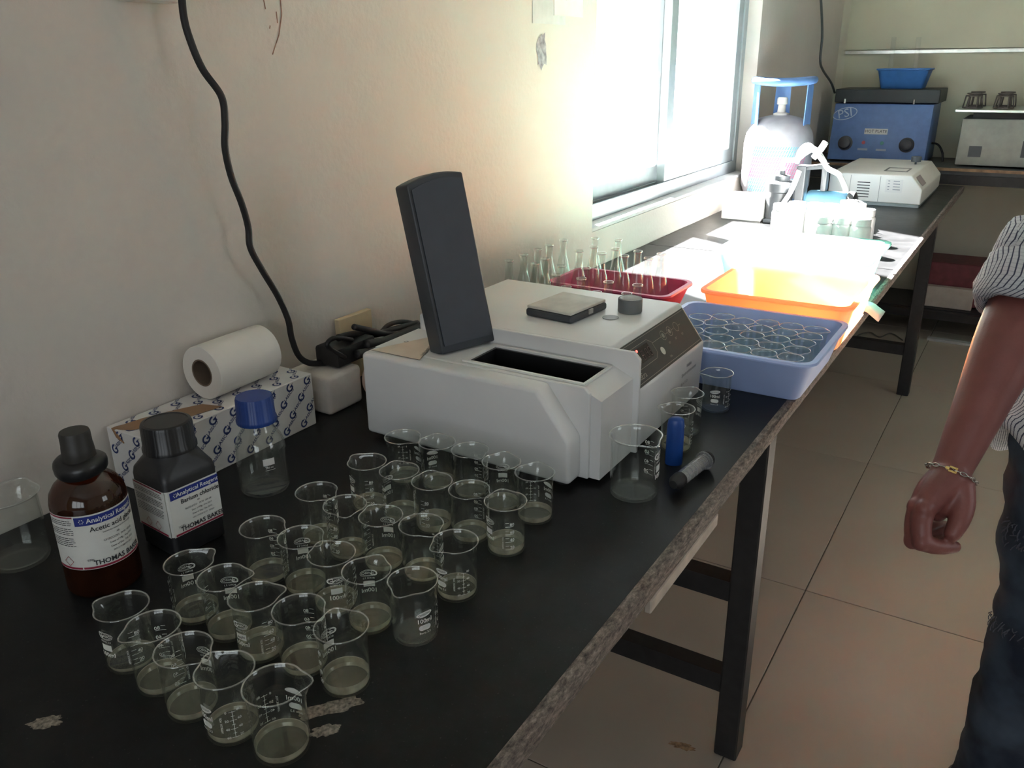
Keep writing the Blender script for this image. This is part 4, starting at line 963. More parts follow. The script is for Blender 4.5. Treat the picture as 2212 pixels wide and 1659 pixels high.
# hot plate
hx0, hx1 = on_y(1793, 300, 4.72).x, on_y(2005, 300, 4.72).x
t = thing('hot_plate', 'long blue hot plate with thick black top plate and two knobs', 'hot plate', (0, 0, B3))
HPB = pmat('hotplate_blue', (0.12, 0.21, 0.46), 0.4); yf = 4.70
zt_ = on_y(1900, 222, 4.76).z-B3
part('housing', bevelled(*extr([(yf, 0.008), (yf+0.05, zt_-0.005), (yf+0.34, zt_-0.005), (yf+0.34, 0.008)], hx0, hx1, 'x'), w_=0.004, seg=2), HPB, t, True, 40)
part('top_plate', rbox(hx0-0.005, hx1+0.02, yf+0.045, yf+0.345, zt_, zt_+0.065, 0.004), pmat('cast_iron_plate', (0.02, 0.025, 0.028), 0.5), t)
sd = Vector((0, 0.05, zt_-0.013)); sL = sd.length
hp = lambda eps=0.001: plane((hx0, yf, 0.008), (1, 0, 0), sd, eps)
W_ = hx1-hx0
g = Geo().add(*ring2(0, 0, 0.06, 0.030, 0.004), offs(hp(), 0.055, sL-0.05, 0.25)).add(*text('PSI', 0.06), offs(hp(), 0.055, sL-0.05, 0.25))
part('maker_mark', g, pmat('pale_blue_print', (0.5, 0.58, 0.7), 0.5), t, fix=False)
lb = part('label_plate', Geo().add(*rect(-0.055, 0.055, -0.014, 0.014), offs(hp(), W_*0.47, sL*0.52)), WHITE, t, fix=False)
part('label_lettering', Geo().add(*text('HOT PLATE', 0.020), offs(hp(0.002), W_*0.47, sL*0.52)), INK, lb, fix=False)
for u in (0.17, 0.80):
    kb = lathe([(0.036, 0), (0.036, 0.004), (0.030, 0.006), (0.027, 0.028), (0.024, 0.030), (0, 0.030)], 28)
    fnk = hp(0.0)
    part('knob', ([tuple(fnk(Vector((u*W_+p[0], sL*0.30+p[1], p[2])))) for p in kb[0]], kb[1]), pmat('knob_brown', (0.05, 0.05, 0.06), 0.4), t, True, 40)
part('indicator_lamp', Geo().add(*ell(W_*0.36, sL*0.32, 0.009, 0.009), hp()), pmat('red_lens', (0.45, 0.03, 0.05), 0.3), t, fix=False)
part('indicator_lamp', Geo().add(*ell(W_*0.55, sL*0.32, 0.009, 0.009), hp()), pmat('green_lens', (0.04, 0.22, 0.2), 0.3), t, fix=False)
for u in (0.36, 0.55): part('caption_strip', Geo().add(*rect(-0.024, 0.024, -0.005, 0.005), offs(hp(), W_*u, sL*0.20)), pmat('caption_grey', (0.4, 0.45, 0.55), 0.5), t, fix=False)
for u in (0.10, 0.80): part('screw_post', lathe([(0, 0), (0.005, 0), (0.005, 0.022), (0, 0.022)], 12), METAL, t, loc=(hx0+u*W_, yf+0.042, zt_-0.004))
cable('power_cord', [(hx1-0.02, yf+0.20, 0.09), (hx1+0.03, yf+0.18, 0.085), (hx1+0.06, yf+0.15, 0.05), (hx1+0.07, yf+0.14, 0.006)], 0.005, RUBBER, t)
# tray on the hot plate
xa_, xb_ = on_y(1891, 180, 4.85).x, on_y(2008, 180, 4.85).x
ztp = B3+zt_+0.0655
o = tray('small_blue_tray', 'small blue plastic tray sitting on the hot plate', xa_, xb_, 4.80, 5.00, 0.095, pmat('bright_blue_plastic', (0.06, 0.20, 0.55), 0.4), taper=0.02, loc_z=ztp)
# shaker
sx0 = on_y(2072, 300, 4.72).x
t = thing('orbital_shaker', 'grey flask shaker with wire flask clamps on its steel platform', 'shaker', (0, 0, B3))
zb0 = 0.008; zb1 = on_y(2100, 242, 4.72).z-B3
SHG = pmat('shaker_grey', (0.33, 0.34, 0.30), 0.5)
part('housing', bevelled(*extr([(4.70, zb0), (4.72, zb1-0.03), (5.06, zb1-0.03), (5.06, zb0)], sx0, sx0+0.62, 'x'), w_=0.006, seg=2), SHG, t, True, 40)
part('bellows', boxg(sx0+0.04, sx0+0.58, 4.75, 5.03, zb1-0.03, zb1-0.001), RUBBER, t, fix=False)
part('platform', rbox(sx0-0.035, sx0+0.66, 4.67, 5.08, zb1, zb1+0.014, 0.003), METAL, t)
for i in range(5):
    for j in range(2):
        cxp, cyp = sx0+0.03+i*0.13, 4.76+j*0.20
        g = Geo(); z0 = zb1+0.014
        for a in range(6):
            aa = a*PI/3; q = (cxp+0.042*math.cos(aa), cyp+0.042*math.sin(aa)); q2 = (cxp+0.034*math.cos(aa), cyp+0.034*math.sin(aa))
            g.add(*tube([(q[0], q[1], z0+0.002), (q2[0], q2[1], z0+0.060)], 0.003, 6))
        for zz, rr_ in ((0.004, 0.042), (0.058, 0.034), (0.068, 0.030)):
            g.add(*tube([(cxp+rr_*math.cos(2*PI*k/16), cyp+rr_*math.sin(2*PI*k/16), z0+zz) for k in range(17)], 0.003, 6, False))
        part('wire_clamp', g, pmat('dark_clamp_wire', (0.16, 0.14, 0.13), 0.4, metal=0.5), t, True, None)
fs = plane((sx0, 4.70, 0.008), (1, 0, 0), (0, 0.02, zb1-0.038), 0.001)
part('meter', Geo().add(*rect(0.05, 0.105, 0.04, 0.09), fs), pmat('meter_dark', (0.05, 0.055, 0.06), 0.3), t, fix=False)
pn = part('speed_panel', Geo().add(*rect(0.27, 0.35, 0.045, 0.12), fs), pmat('speed_panel', (0.05, 0.055, 0.06), 0.3), t, fix=False)
part('knob', ([tuple(fs(Vector((0.305+p[0], 0.078+p[1], p[2])))) for p in lathe([(0.018, 0), (0.016, 0.02), (0, 0.021)], 20)[0]], lathe([(0.018, 0), (0.016, 0.02), (0, 0.021)], 20)[1]), METAL, t, True, 40)
# wall shelf rail with rod on the back wall
zs = on_y(1831, 113, BY-0.02).z
t = thing('wall_panel', 'large olive painted board with bright metal trim on the back wall', 'wall panel', (0, 0, 0))
px0 = on_y(1833, 60, BY-0.015).x
part('upper_board', boxg(px0, 2.6, BY-0.014, BY-0.001, zs+0.012, 2.35), pmat('olive_board', (0.55, 0.53, 0.40), 0.5, var=0.05, scale=4), t, fix=False)
part('lower_board', boxg(px0, 2.6, BY-0.010, BY-0.001, B3+0.002, zs-0.012), pmat('olive_board', (0.55, 0.53, 0.40), 0.5), t, fix=False)
part('metal_trim', boxg(px0, 2.6, BY-0.022, BY-0.001, zs-0.010, zs+0.006), METAL, t, fix=False)
for nm, p0, p1 in (('glass_tube', (1984, 80), (1978, 148)), ('glass_tube', (1930, 80), (1924, 150))):
    a, b_ = on_y(*p0, 4.93), on_y(*p1, 4.93)
    o = part(nm, tube([Vector((b_.x, 4.93, ztp+0.006)), Vector((a.x, 4.95, a.z))], 0.012, 16, False), thin_glass('tube_glass', film=0.05), None, True, None)
    tag(o, 'tall clear glass tube standing up out of the small blue tray', 'glass tube', 'glass tubes in the small blue tray')
pts = [on_x(a, b_, WX+0.03) for a, b_ in ((1772, -20), (1775, 30), (1776, 80), (1772, 130), (1778, 152), (1795, 178), (1803, 200))]
tag(cable('thin_cable', pts, 0.006, pmat('grey_cable', (0.10, 0.11, 0.11), 0.5)), 'thin grey cable running down the wall to the hot plate', 'cable')
# things under the far bench
tag(part('red_crate', rbox(on_y(2000, 560, 4.85).x, 1.3, 4.80, 5.05, 0.145, 0.145+0.22, 0.006), pmat('maroon_plastic', (0.16, 0.035, 0.045), 0.5, var=0.2), None), 'low maroon crate stored beneath the far bench', 'crate')
tag(part('packing_box', rbox(on_y(1990, 600, 4.72).x, on_y(2110, 600, 4.72).x, 4.745, 4.79, 0.142, 0.25, 0.003), pmat('beige_box', (0.5, 0.45, 0.40), 0.7), None), 'pale beige flat box on the stretcher in front of the maroon crate', 'box')
t = thing('storage_rack', 'low dark iron rack under the far bench carrying the crate', 'rack', (0, 0, 0))
part('shelf', boxg(-0.9, 1.5, 4.705, 5.06, 0.128, 0.1415), IRON, t, fix=False)
for xx in (-0.88, 1.46):
    for yy in (4.72, 5.02): part('leg', boxg(xx, xx+0.03, yy, yy+0.03, 0, 0.128), IRON, t, fix=False)
tag(part('fallen_strip', rbox(-0.36, -0.02, 4.60, 4.64, 0, 0.012, 0.001, 1), pmat('pale_strip', (0.5, 0.5, 0.5), 0.6), None, rz=0.0), 'short pale strip lying on the floor below the far bench', 'strip')

# ================================================================== WALL MARKS
z0 = on_x(1150, 50, WX).z; ya_ = on_x(1150, 40, WX+0.001).y; yb_ = on_x(1258, 20, WX+0.001).y
t = thing('wall_calendar', 'pale printed calendar sheet pinned to the wall beside the window', 'calendar', (WX, 0, 0))
part('backing_sheet', boxg(0.0005, 0.0015, ya_, ya_+0.16, z0, z0+0.30), pmat('grey_sheet', (0.60, 0.58, 0.56), 0.6), t, fix=False)
part('date_sheet', boxg(0.0018, 0.0028, ya_+0.10, yb_, z0+0.02, z0+0.28), WHITE, t, fix=False)
g = Geo(); fn = plane((0.003, ya_+0.10, z0+0.02), (0, 1, 0), (0, 0, 1), 0.0004); k = 1
for r_ in range(5):
    for c in range(7):
        if k <= 31: g.add(*text(str(k), 0.015), offs(fn, 0.02+c*(yb_-ya_-0.14)/6, 0.22-r_*0.045)); k += 1
part('date_print', g, pmat('calendar_ink', (0.2, 0.2, 0.22), 0.6), t, fix=False)
pp = on_x(1170, 110, WX)
random.seed(4)
v = [(0, 0.030*math.cos(a)*random.uniform(0.5, 1.0), 0.052*math.sin(a)*random.uniform(0.6, 1.0)) for a in [2*PI*k/18 for k in range(18)]]
g = Geo().add([(0.0010, 0, 0)] + [(0.0006+0.0012*random.random(), b_, c) for a, b_, c in v], [(0, 1+k, 1+(k+1) % 18) for k in range(18)])
o = part('plaster_chip', g, pmat('bare_plaster', (0.33, 0.31, 0.33), 0.9, var=0.4, scale=80), None, fix=False, loc=pp); tag(o, 'small grey chipped spot on the wall left of the window', 'chip')
g = Geo()
for a in (((604, -10), (608, 30)), ((608, 30), (602, 75)), ((602, 75), (592, 105)), ((592, 105), (588, 118)), ((568, -5), (573, 20)), ((596, 25), (599, 50)), ((583, 55), (582, 62))):
    q0, q1 = on_x(*a[0], WX), on_x(*a[1], WX); g.add(*line2(q0.y, q0.z, q1.y, q1.z, 0.0022), lambda p: Vector((WX+0.0006, p.x, p.y)))
o = part('scuff_mark', g, pmat('brown_scuff', (0.26, 0.14, 0.10), 0.9, var=0.4, scale=120), None, fix=False); tag(o, 'thin brown scuff streaks on the wall above the power cord', 'stain')
s0 = on_x(350, 6, WX+0.02)
t = thing('wall_socket', 'white wall socket box where the black cord starts', 'socket', (WX, s0.y, s0.z))
part('socket_box', rbox(0.001, 0.035, -0.055, 0.03, 0.0, 0.09, 0.005), pmat('socket_white', (0.7, 0.68, 0.63), 0.4), t)
part('plug', rbox(0.035, 0.075, -0.012, 0.022, 0.02, 0.06, 0.005), RUBBER, t)
# spilled residue on the bench top and litter on the floor
DUST = pmat('dried_residue', (0.20, 0.17, 0.14), 0.9, var=0.7, scale=260)
def blot(name, px, py, rx, ry, rot, z, label, mat=DUST, seed=1):
    c = on_z(px, py, z); random.seed(seed); n = 40; v = [(0, 0, 0.0007)]
    for k in range(n):
        a = 2*PI*k/n; q = 0.72+0.28*noise.noise(Vector((math.cos(a)*2.2, math.sin(a)*2.2, seed*3.7)))+random.uniform(-0.10, 0.10)
        v.append((rx*q*math.cos(a), ry*q*math.sin(a), 0.0003))
    o = part(name, (v, [(0, 1+k, 1+(k+1) % n) for k in range(n)]), mat, None, fix=False, loc=(c.x, c.y, z), rz=rot)
    return tag(o, label, 'stain')
blot('dried_spill', 712, 1530, 0.040, 0.013, 0.95, B, 'pale dried spill on the bench in front of the beakers', seed=2)
blot('dried_spill', 700, 1580, 0.020, 0.009, 0.9, B, 'small crusty grey spill below the larger pale one', seed=5)
blot('chipped_patch', 98, 1562, 0.020, 0.011, 0.75, B, 'small pale chipped patch alone on the bench top', seed=9)
blot('floor_litter', 1475, 1612, 0.035, 0.014, 0.2, 0.0005, 'brownish scrap of litter on the floor under the bench', pmat('litter', (0.30, 0.20, 0.12), 0.8, var=0.6, scale=90), seed=6)

tag(cable('floor_wire', [on_z(a, b_, 0.004) for a, b_ in ((1800, 742), (1835, 737), (1858, 722), (1880, 718), (1900, 728), (1925, 720), (1950, 735))], 0.003, pmat('grey_wire', (0.12, 0.11, 0.10), 0.6)), 'thin crooked wire lying on the floor under the sunlit bench', 'wire')
# ================================================================== PERSON
lat = Vector((rt0.x, rt0.y, 0)).normalized()      # person's own right-to-left axis as seen from the front (image right)
frn = Vector((lat.y, -lat.x, 0))                  # towards the camera
def cap_chain(g, pts, rads, seg=14, flat=1.0, fdir=None):
    """tapered capsule chain with domed ends"""
    P = [Vector(p) for p in pts]; path = []; rr_ = []
    d0 = (P[0]-P[1]).normalized(); d1 = (P[-1]-P[-2]).normalized()
    for k in (0.97, 0.8, 0.45): path.append(P[0]+d0*rads[0]*k); rr_.append(rads[0]*math.sqrt(1-k*k))
    for p, r in zip(P, rads): path.append(p); rr_.append(r)
    for k in (0.45, 0.8, 0.97): path.append(P[-1]+d1*rads[-1]*k); rr_.append(rads[-1]*math.sqrt(1-k*k))
    v, f = tube(path, rr_, seg)
    if flat != 1.0 and fdir is not None:
        q = []
        for i, p in enumerate(v):
            c = path[min(i//seg, len(path)-1)]; d = Vector(p)-c; d = d-fdir*(d.dot(fdir)*(1-flat)); q.append(tuple(c+d))
        v = q
    g.add(v, f)
def smooth_chain(pts, rads, n=4):
    P = catmull(pts, n); R = catmull([(r, 0, 0) for r in rads], n); return P, [max(0.002, r.x) for r in R]
SK = pmat('brown_skin', (0.195, 0.065, 0.056), 0.45, var=0.10, scale=25, bump=0.12, bscale=300)
D = 1.185
def hd(px, py, dd=0.0): return at_d(px, py, D-dd)
sh_c = at_d(2440, 1000, 1.33)
pel = Vector((sh_c.x, sh_c.y, 0.93))
hipR = pel-lat*0.090+Vector((0, 0, -0.03)); hipL = pel+lat*0.090+Vector((0, 0, -0.03))
kneeR = Vector((hipR.x, hipR.y, 0.50))+lat*0.0+frn*0.025; kneeL = Vector((hipL.x, hipL.y, 0.50))+frn*0.02
ankR = Vector((kneeR.x, kneeR.y, 0.085))-frn*0.03; ankL = Vector((kneeL.x, kneeL.y, 0.085))-frn*0.03
lean = lat*0.10; chest = Vector((pel.x, pel.y, 1.28))+lean; neck = Vector((pel.x, pel.y, 1.47))+lean; head = Vector((pel.x, pel.y, 1.60))+lean+frn*0.015
shR = chest-lat*0.175+Vector((0, 0, 0.115)); shL = chest+lat*0.175+Vector((0, 0, 0.115))
elbR = at_d(2238, 610, 1.21); wriR = hd(2054, 1018)
elbL = shL+lat*0.05+Vector((0, 0, -0.30))+frn*(-0.02); wriL = elbL+Vector((0, 0, -0.25))+frn*0.05
g = Geo()
def chain(pts, rads, seg=16, **k): cap_chain(g, *smooth_chain(pts, rads), seg=seg, **k)
chain([pel+Vector((0, 0, -0.05)), pel+Vector((0, 0, 0.10)), chest, chest+Vector((0, 0, 0.10))], [0.120, 0.115, 0.140, 0.10], 24)
chain([shR, chest+Vector((0, 0, 0.12)), shL], [0.055, 0.07, 0.055])
chain([chest+Vector((0, 0, 0.1)), neck, head+Vector((0, 0, -0.06))], [0.07, 0.055, 0.055])
chain([head+Vector((0, 0, -0.055))+frn*0.02, head, head+Vector((0, 0, 0.055))-frn*0.012], [0.062, 0.078, 0.080], 24)
chain([head+frn*0.080+Vector((0, 0, 0.02)), head+frn*0.100+Vector((0, 0, -0.020))], [0.009, 0.014], 10)
for s_ in (-1, 1): chain([head+lat*s_*0.080+Vector((0, 0, 0.018)), head+lat*s_*0.083+Vector((0, 0, -0.018))], [0.011, 0.008], 10)
for h_, k_, a_ in ((hipR, kneeR, ankR), (hipL, kneeL, ankL)):
    chain([h_, (h_+k_)/2, k_, (k_+a_)/2+Vector((0, 0, 0.06)), a_, a_+Vector((0, 0, -0.03))], [0.085, 0.075, 0.055, 0.052, 0.036, 0.036])
    chain([a_+Vector((0, 0, -0.045))-frn*0.03, a_+Vector((0, 0, -0.05))+frn*0.15], [0.036, 0.028])
# arms
fa1 = elbR.lerp(wriR, 0.28); fa2 = elbR.lerp(wriR, 0.62)
chain([shR, shR.lerp(elbR, 0.5), elbR, fa1, fa2, wriR.lerp(elbR, 0.06), wriR, wriR.lerp(hd(2045, 1062), 0.6)], [0.058, 0.050, 0.045, 0.047, 0.037, 0.0275, 0.0265, 0.028], 24)
chain([shL, shL.lerp(elbL, 0.5), elbL, elbL.lerp(wriL, 0.3), wriL], [0.055, 0.048, 0.040, 0.040, 0.026])
# right hand, loosely closed, thumb side towards the front
def fing(pts, r): chain(pts, r, 12)
fing([hd(2050, 1030, 0.010), hd(2024, 1060, 0.015), hd(1998, 1098, 0.020)], [0.024, 0.021, 0.0155])
fing([hd(2048, 1030, 0.0), hd(2014, 1060, 0.002), hd(1986, 1094, 0.003)], [0.025, 0.022, 0.0155])
fing([hd(2050, 1030, -0.010), hd(2014, 1062, -0.014), hd(1984, 1094, -0.015)], [0.024, 0.021, 0.015])
fing([hd(2054, 1034, -0.015), hd(2024, 1068, -0.026), hd(1994, 1098, -0.032)], [0.021, 0.019, 0.0135])
fing([hd(2056, 1030, 0.004), hd(2064, 1062, 0.010), hd(2068, 1090, 0.014)], [0.024, 0.024, 0.018])
fing([hd(2044, 1060, 0.004), hd(2036, 1088, 0.002), hd(2026, 1106, -0.004)], [0.026, 0.024, 0.014])
# index, middle, ring, little
fing([hd(1997, 1098, 0.020), hd(1990, 1135, 0.026), hd(1996, 1170, 0.027), hd(2030, 1181, 0.024), hd(2062, 1181, 0.018)], [0.0155, 0.0140, 0.0132, 0.0112, 0.0090])
fing([hd(1984, 1095, 0.003), hd(1973, 1132, 0.006), hd(1976, 1166, 0.006), hd(2008, 1178, 0.002), hd(2040, 1168, -0.006)], [0.0150, 0.0124, 0.0118, 0.0102, 0.0085])
fing([hd(1984, 1095, -0.015), hd(1974, 1130, -0.014), hd(1980, 1160, -0.014), hd(2012, 1160, -0.018), hd(2044, 1144, -0.022)], [0.0142, 0.0116, 0.0112, 0.0098, 0.0082])
fing([hd(1994, 1098, -0.032), hd(1984, 1126, -0.031), hd(1992, 1150, -0.031), hd(2024, 1136, -0.033), hd(2062, 1140, -0.030)], [0.0126, 0.0102, 0.0100, 0.0088, 0.0076])
for kx, ky, kd, kr in ((1996, 1098, 0.028, 0.0125), (1979, 1094, 0.010, 0.0130), (1978, 1094, -0.010, 0.0125), (1988, 1097, -0.028, 0.0115), (1990, 1170, 0.031, 0.0118), (1970, 1166, 0.011, 0.0118)):
    chain([hd(kx, ky, kd), hd(kx, ky+3, kd)], [kr, kr], 10)
# thumb
fing([hd(2072, 1050, 0.014), hd(2079, 1090, 0.022), hd(2072, 1124, 0.028), hd(2058, 1152, 0.030)], [0.021, 0.0170, 0.0145, 0.0118])
# left hand: relaxed
pl_ = wriL+Vector((0, 0, -0.05))
chain([wriL, pl_, pl_+Vector((0, 0, -0.03))], [0.026, 0.034, 0.030])
for k, ln_ in enumerate((0.070, 0.078, 0.072, 0.056)):
    o_ = pl_+Vector((0, 0, -0.035))+frn*(0.028-0.019*k)
    fing([o_, o_+Vector((0, 0, -ln_*0.5))-lat*0.006, o_+Vector((0, 0, -ln_*0.9))-lat*0.022], [0.0105, 0.0092, 0.0075])
fing([wriL+frn*0.02+Vector((0, 0, -0.02)), pl_+frn*0.045, pl_+frn*0.050+Vector((0, 0, -0.04))-lat*0.01], [0.015, 0.0115, 0.009])
person = thing('person', 'person in a striped shirt and ripped blue jeans, arm hanging beside bench', 'person', (pel.x, pel.y, 0))
pinv = Vector((pel.x, pel.y, 0))
g.v = [tuple(Vector(p)-pinv) for p in g.v]
body = part('body', g, SK, person)
md = body.modifiers.new('remesh', 'REMESH'); md.mode = 'VOXEL'; md.voxel_size = 0.0028; md.use_smooth_shade = True
ms = body.modifiers.new('smooth', 'SMOOTH'); ms.factor = 0.5; ms.iterations = 3
dg = bpy.context.evaluated_depsgraph_get()
bme = bpy.data.meshes.new_from_object(body.evaluated_get(dg))
body.modifiers.clear(); old = body.data; body.data = bme; bpy.data.meshes.remove(old)
bme.polygons.foreach_set('use_smooth', [True]*len(bme.polygons))
if not bme.materials: bme.materials.append(SK)
# face
EYEW = pmat('eye_white', (0.75, 0.73, 0.70), 0.3); DARKH = pmat('black_hair', (0.012, 0.010, 0.010), 0.6, bump=0.6, bscale=300); LIPM = pmat('lip_brown', (0.24, 0.08, 0.07), 0.5)
def ball(c, r, sx=1, sy=1, sz=1):
    v, f = lathe([(0, -r)] + [(r*math.cos(a), r*math.sin(a)) for a in [(-PI/2)+PI*k/8 for k in range(1, 8)]] + [(0, r)], 14)
    return [tuple(Vector(c)+lat*(p[0]*sx)+frn*(-p[1]*sy)+Vector((0, 0, p[2]*sz))-pinv) for p in v], f
for s_ in (-1, 1):
    e = part('eye', ball(head+lat*s_*0.031+frn*0.0675+Vector((0, 0, 0.012)), 0.012, 1.1, 1, 0.75), EYEW, person, True, None)
    part('iris', ball(head+lat*s_*0.031+frn*0.0745+Vector((0, 0, 0.012)), 0.0055), BLACK, e, True, None)
part('mouth', ball(head+frn*0.074+Vector((0, 0, -0.058)), 0.010, 2.3, 0.9, 0.6), LIPM, person, True, None)
v, f = lathe([(0.088, 0.0), (0.092, 0.03), (0.080, 0.065), (0.05, 0.088), (0, 0.096)], 28)
hv = []
for p in v:
    q = Vector(p)*(1+0.03*noise.noise(Vector(p)*60)); front = max(0, -q.y/0.09)
    hv.append(tuple(head+lat*q.x+frn*(-q.y*1.06-0.012)+Vector((0, 0, q.z+0.03+0.030*front-0.045*max(0, q.y/0.09)))-pinv))
part('hair', (hv, f), DARKH, person, True, None)
# ---- clothing as lofted shells with UVs for the stripes
def stripe_mat():
    m, n, l = nt('striped_shirt_cloth'); p = n['Principled BSDF']
    uv = n.new('ShaderNodeUVMap'); uv.uv_map = 'cloth'
    sp = n.new('ShaderNodeSeparateXYZ'); l.new(uv.outputs[0], sp.inputs[0])
    def lines(sock, per, width, soft=0.06):
        a = n.new('ShaderNodeMath'); a.operation = 'DIVIDE'; a.inputs[1].default_value = per; l.new(sock, a.inputs[0])
        b_ = n.new('ShaderNodeMath'); b_.operation = 'FRACT'; l.new(a.outputs[0], b_.inputs[0])
        c = n.new('ShaderNodeMath'); c.operation = 'SUBTRACT'; c.inputs[1].default_value = 0.5; l.new(b_.outputs[0], c.inputs[0])
        d = n.new('ShaderNodeMath'); d.operation = 'ABSOLUTE'; l.new(c.outputs[0], d.inputs[0])
        e = n.new('ShaderNodeMapRange'); e.inputs['From Min'].default_value = width; e.inputs['From Max'].default_value = width+soft
        e.inputs['To Min'].default_value = 1; e.inputs['To Max'].default_value = 0; l.new(d.outputs[0], e.inputs['Value'])
        return e.outputs[0]
    a = lines(sp.outputs['X'], 0.0085, 0.09); b_ = lines(sp.outputs['Y'], 0.0060, 0.05)
    nz = n.new('ShaderNodeTexNoise'); nz.inputs['Scale'].default_value = 120
    mr = n.new('ShaderNodeMix'); mr.data_type = 'RGBA'; mr.inputs[6].default_value = (0.52, 0.54, 0.58, 1); mr.inputs[7].default_value = (0.62, 0.63, 0.66, 1); l.new(nz.outputs['Fac'], mr.inputs[0])
    m1 = n.new('ShaderNodeMix'); m1.data_type = 'RGBA'; m1.inputs[7].default_value = (0.28, 0.30, 0.36, 1)
    sc = n.new('ShaderNodeMath'); sc.operation = 'MULTIPLY'; sc.inputs[1].default_value = 0.55; l.new(b_, sc.inputs[0]); l.new(sc.outputs[0], m1.inputs[0]); l.new(mr.outputs[2], m1.inputs[6])
    m2 = n.new('ShaderNodeMix'); m2.data_type = 'RGBA'; m2.inputs[7].default_value = (0.045, 0.05, 0.09, 1); l.new(a, m2.inputs[0]); l.new(m1.outputs[2], m2.inputs[6])
    l.new(m2.outputs[2], p.inputs['Base Color']); p.inputs['Roughness'].default_value = 0.85
    return m
SHIRT = stripe_mat()
def denim():
    m, n, l = nt('faded_denim'); p = n['Principled BSDF']; tc = n.new('ShaderNodeTexCoord')
    a = n.new('ShaderNodeTexNoise'); a.inputs['Scale'].default_value = 7; a.inputs['Detail'].default_value = 4; l.new(tc.outputs['Object'], a.inputs['Vector'])
    r = n.new('ShaderNodeValToRGB'); r.color_ramp.elements[0].position = 0.42; r.color_ramp.elements[0].color = (0.008, 0.014, 0.030, 1); r.color_ramp.elements[1].position = 0.72; r.color_ramp.elements[1].color = (0.075, 0.105, 0.15, 1)
    l.new(a.outputs['Fac'], r.inputs['Fac']); l.new(r.outputs['Color'], p.inputs['Base Color']); p.inputs['Roughness'].default_value = 0.9
    b_ = n.new('ShaderNodeTexNoise'); b_.inputs['Scale'].default_value = 700; l.new(tc.outputs['Object'], b_.inputs['Vector'])
    bp = n.new('ShaderNodeBump'); bp.inputs['Strength'].default_value = 0.4; bp.inputs['Distance'].default_value = 0.001; l.new(b_.outputs['Fac'], bp.inputs['Height']); l.new(bp.outputs['Normal'], p.inputs['Normal'])
    return m
DENIM = denim()
def loft(name, stations, mat, parent, seg=40, wr=0.004, wf=18.0, close=False, thick=0.002, seed=0):
    """stations: (centre, rx, ry, ux, uy) ellipse rings; wrinkles by noise; UV 'cloth' in metres"""
    v = []; f = []; uvs = []; L = 0; prev = None; n = len(stations)
    for i, (c, rx, ry, ux, uy) in enumerate(stations):
        c = Vector(c)
        if prev is not None: L += (c-prev).length
        prev = c
        for k in range(seg):
            a = 2*PI*k/seg; p = c+ux*(rx*math.cos(a))+uy*(ry*math.sin(a))
            d = (p-c).normalized(); q = noise.noise(Vector((p.x*wf, p.y*wf, p.z*wf*1.6+seed)))*wr
            p = p+d*q; v.append(tuple(p-pinv)); uvs.append((a*(rx+ry)/2, L))
    for i in range(n-1):
        for k in range(seg): f.append((i*seg+k, i*seg+(k+1) % seg, (i+1)*seg+(k+1) % seg, (i+1)*seg+k))
    me = Geo().add(v, f).mesh(name, mat, True)
    ul = me.uv_layers.new(name='cloth')
    for poly in me.polygons:
        ks = [me.loops[li].vertex_index % seg for li in poly.loop_indices]
        wrap = (0 in ks) and (seg-1 in ks)
        for li in poly.loop_indices:
            vi = me.loops[li].vertex_index; u, vv_ = uvs[vi]
            if wrap and vi % seg == 0: u = 2*PI*(stations[vi//seg][1]+stations[vi//seg][2])/2
            ul.data[li].uv = (u, vv_)
    fixn(me)
    o = obj(name, me, parent); s_ = o.modifiers.new('thick', 'SOLIDIFY'); s_.thickness = thick; s_.offset = 1
    return o
def stn(pts, rads, sub=6, ux=None):
    P = catmull(pts, sub); Rx = catmull([(r[0], r[1], 0) for r in rads], sub); out = []
    for i, p in enumerate(P):
        t_ = (P[min(i+1, len(P)-1)]-P[max(i-1, 0)]).normalized()
        u = (ux or lat); u = (u-t_*u.dot(t_)).normalized(); w_ = t_.cross(u)
        out.append((p, Rx[i].x, Rx[i].y, u, w_))
    return out
Z = lambda z: Vector((pel.x, pel.y, z))+lean*max(0.0, min(1.0, (z-0.90)/0.38))
hem = stn([Z(0.715), Z(0.79), Z(0.92), Z(1.08), Z(1.22), Z(1.34), Z(1.41), Z(1.445)], [(0.204, 0.162), (0.200, 0.160), (0.186, 0.145), (0.158, 0.130), (0.178, 0.142), (0.186, 0.135), (0.13, 0.10), (0.082, 0.080)], 6)
shirt = loft('shirt', hem, SHIRT, person, 72, 0.006, 14)
# curved shirt tail: lift the hem at the sides
sm = shirt.data
for vtx in sm.vertices:
    w0 = vtx.co+pinv; rel = (w0-pel); s_ = abs(rel.dot(lat))/0.204
    if w0.z < 0.92: vtx.co.z += 0.105*(min(1.0, s_)**6)*(1-(w0.z-0.715)/0.205)
slv = elbR+ (shR-elbR)*0.03
part_slv = loft('sleeve', stn([shR+Vector((0, 0, 0.01))+lat*0.05, shR, shR.lerp(elbR, 0.35), shR.lerp(elbR, 0.7), slv], [(0.075, 0.075), (0.072, 0.072), (0.066, 0.066), (0.062, 0.062), (0.058, 0.060)]), SHIRT, person, 48, 0.006, 22, seed=4)
e1 = elbR.lerp(wriR, 0.17); axd = (wriR-elbR).normalized()
q0 = elbR-axd*0.035; q1 = elbR+axd*0.052
cuff = []
for k, (s_, r) in enumerate(((0.0, 0.054), (0.0, 0.060), (0.12, 0.066), (0.4, 0.070), (0.7, 0.071), (0.92, 0.068), (1.0, 0.061), (0.97, 0.053), (0.8, 0.050), (0.5, 0.050))):
    p = q0.lerp(q1, s_); u = (lat-axd*lat.dot(axd)).normalized(); cuff.append((p, r, r*1.02, u, axd.cross(u)))
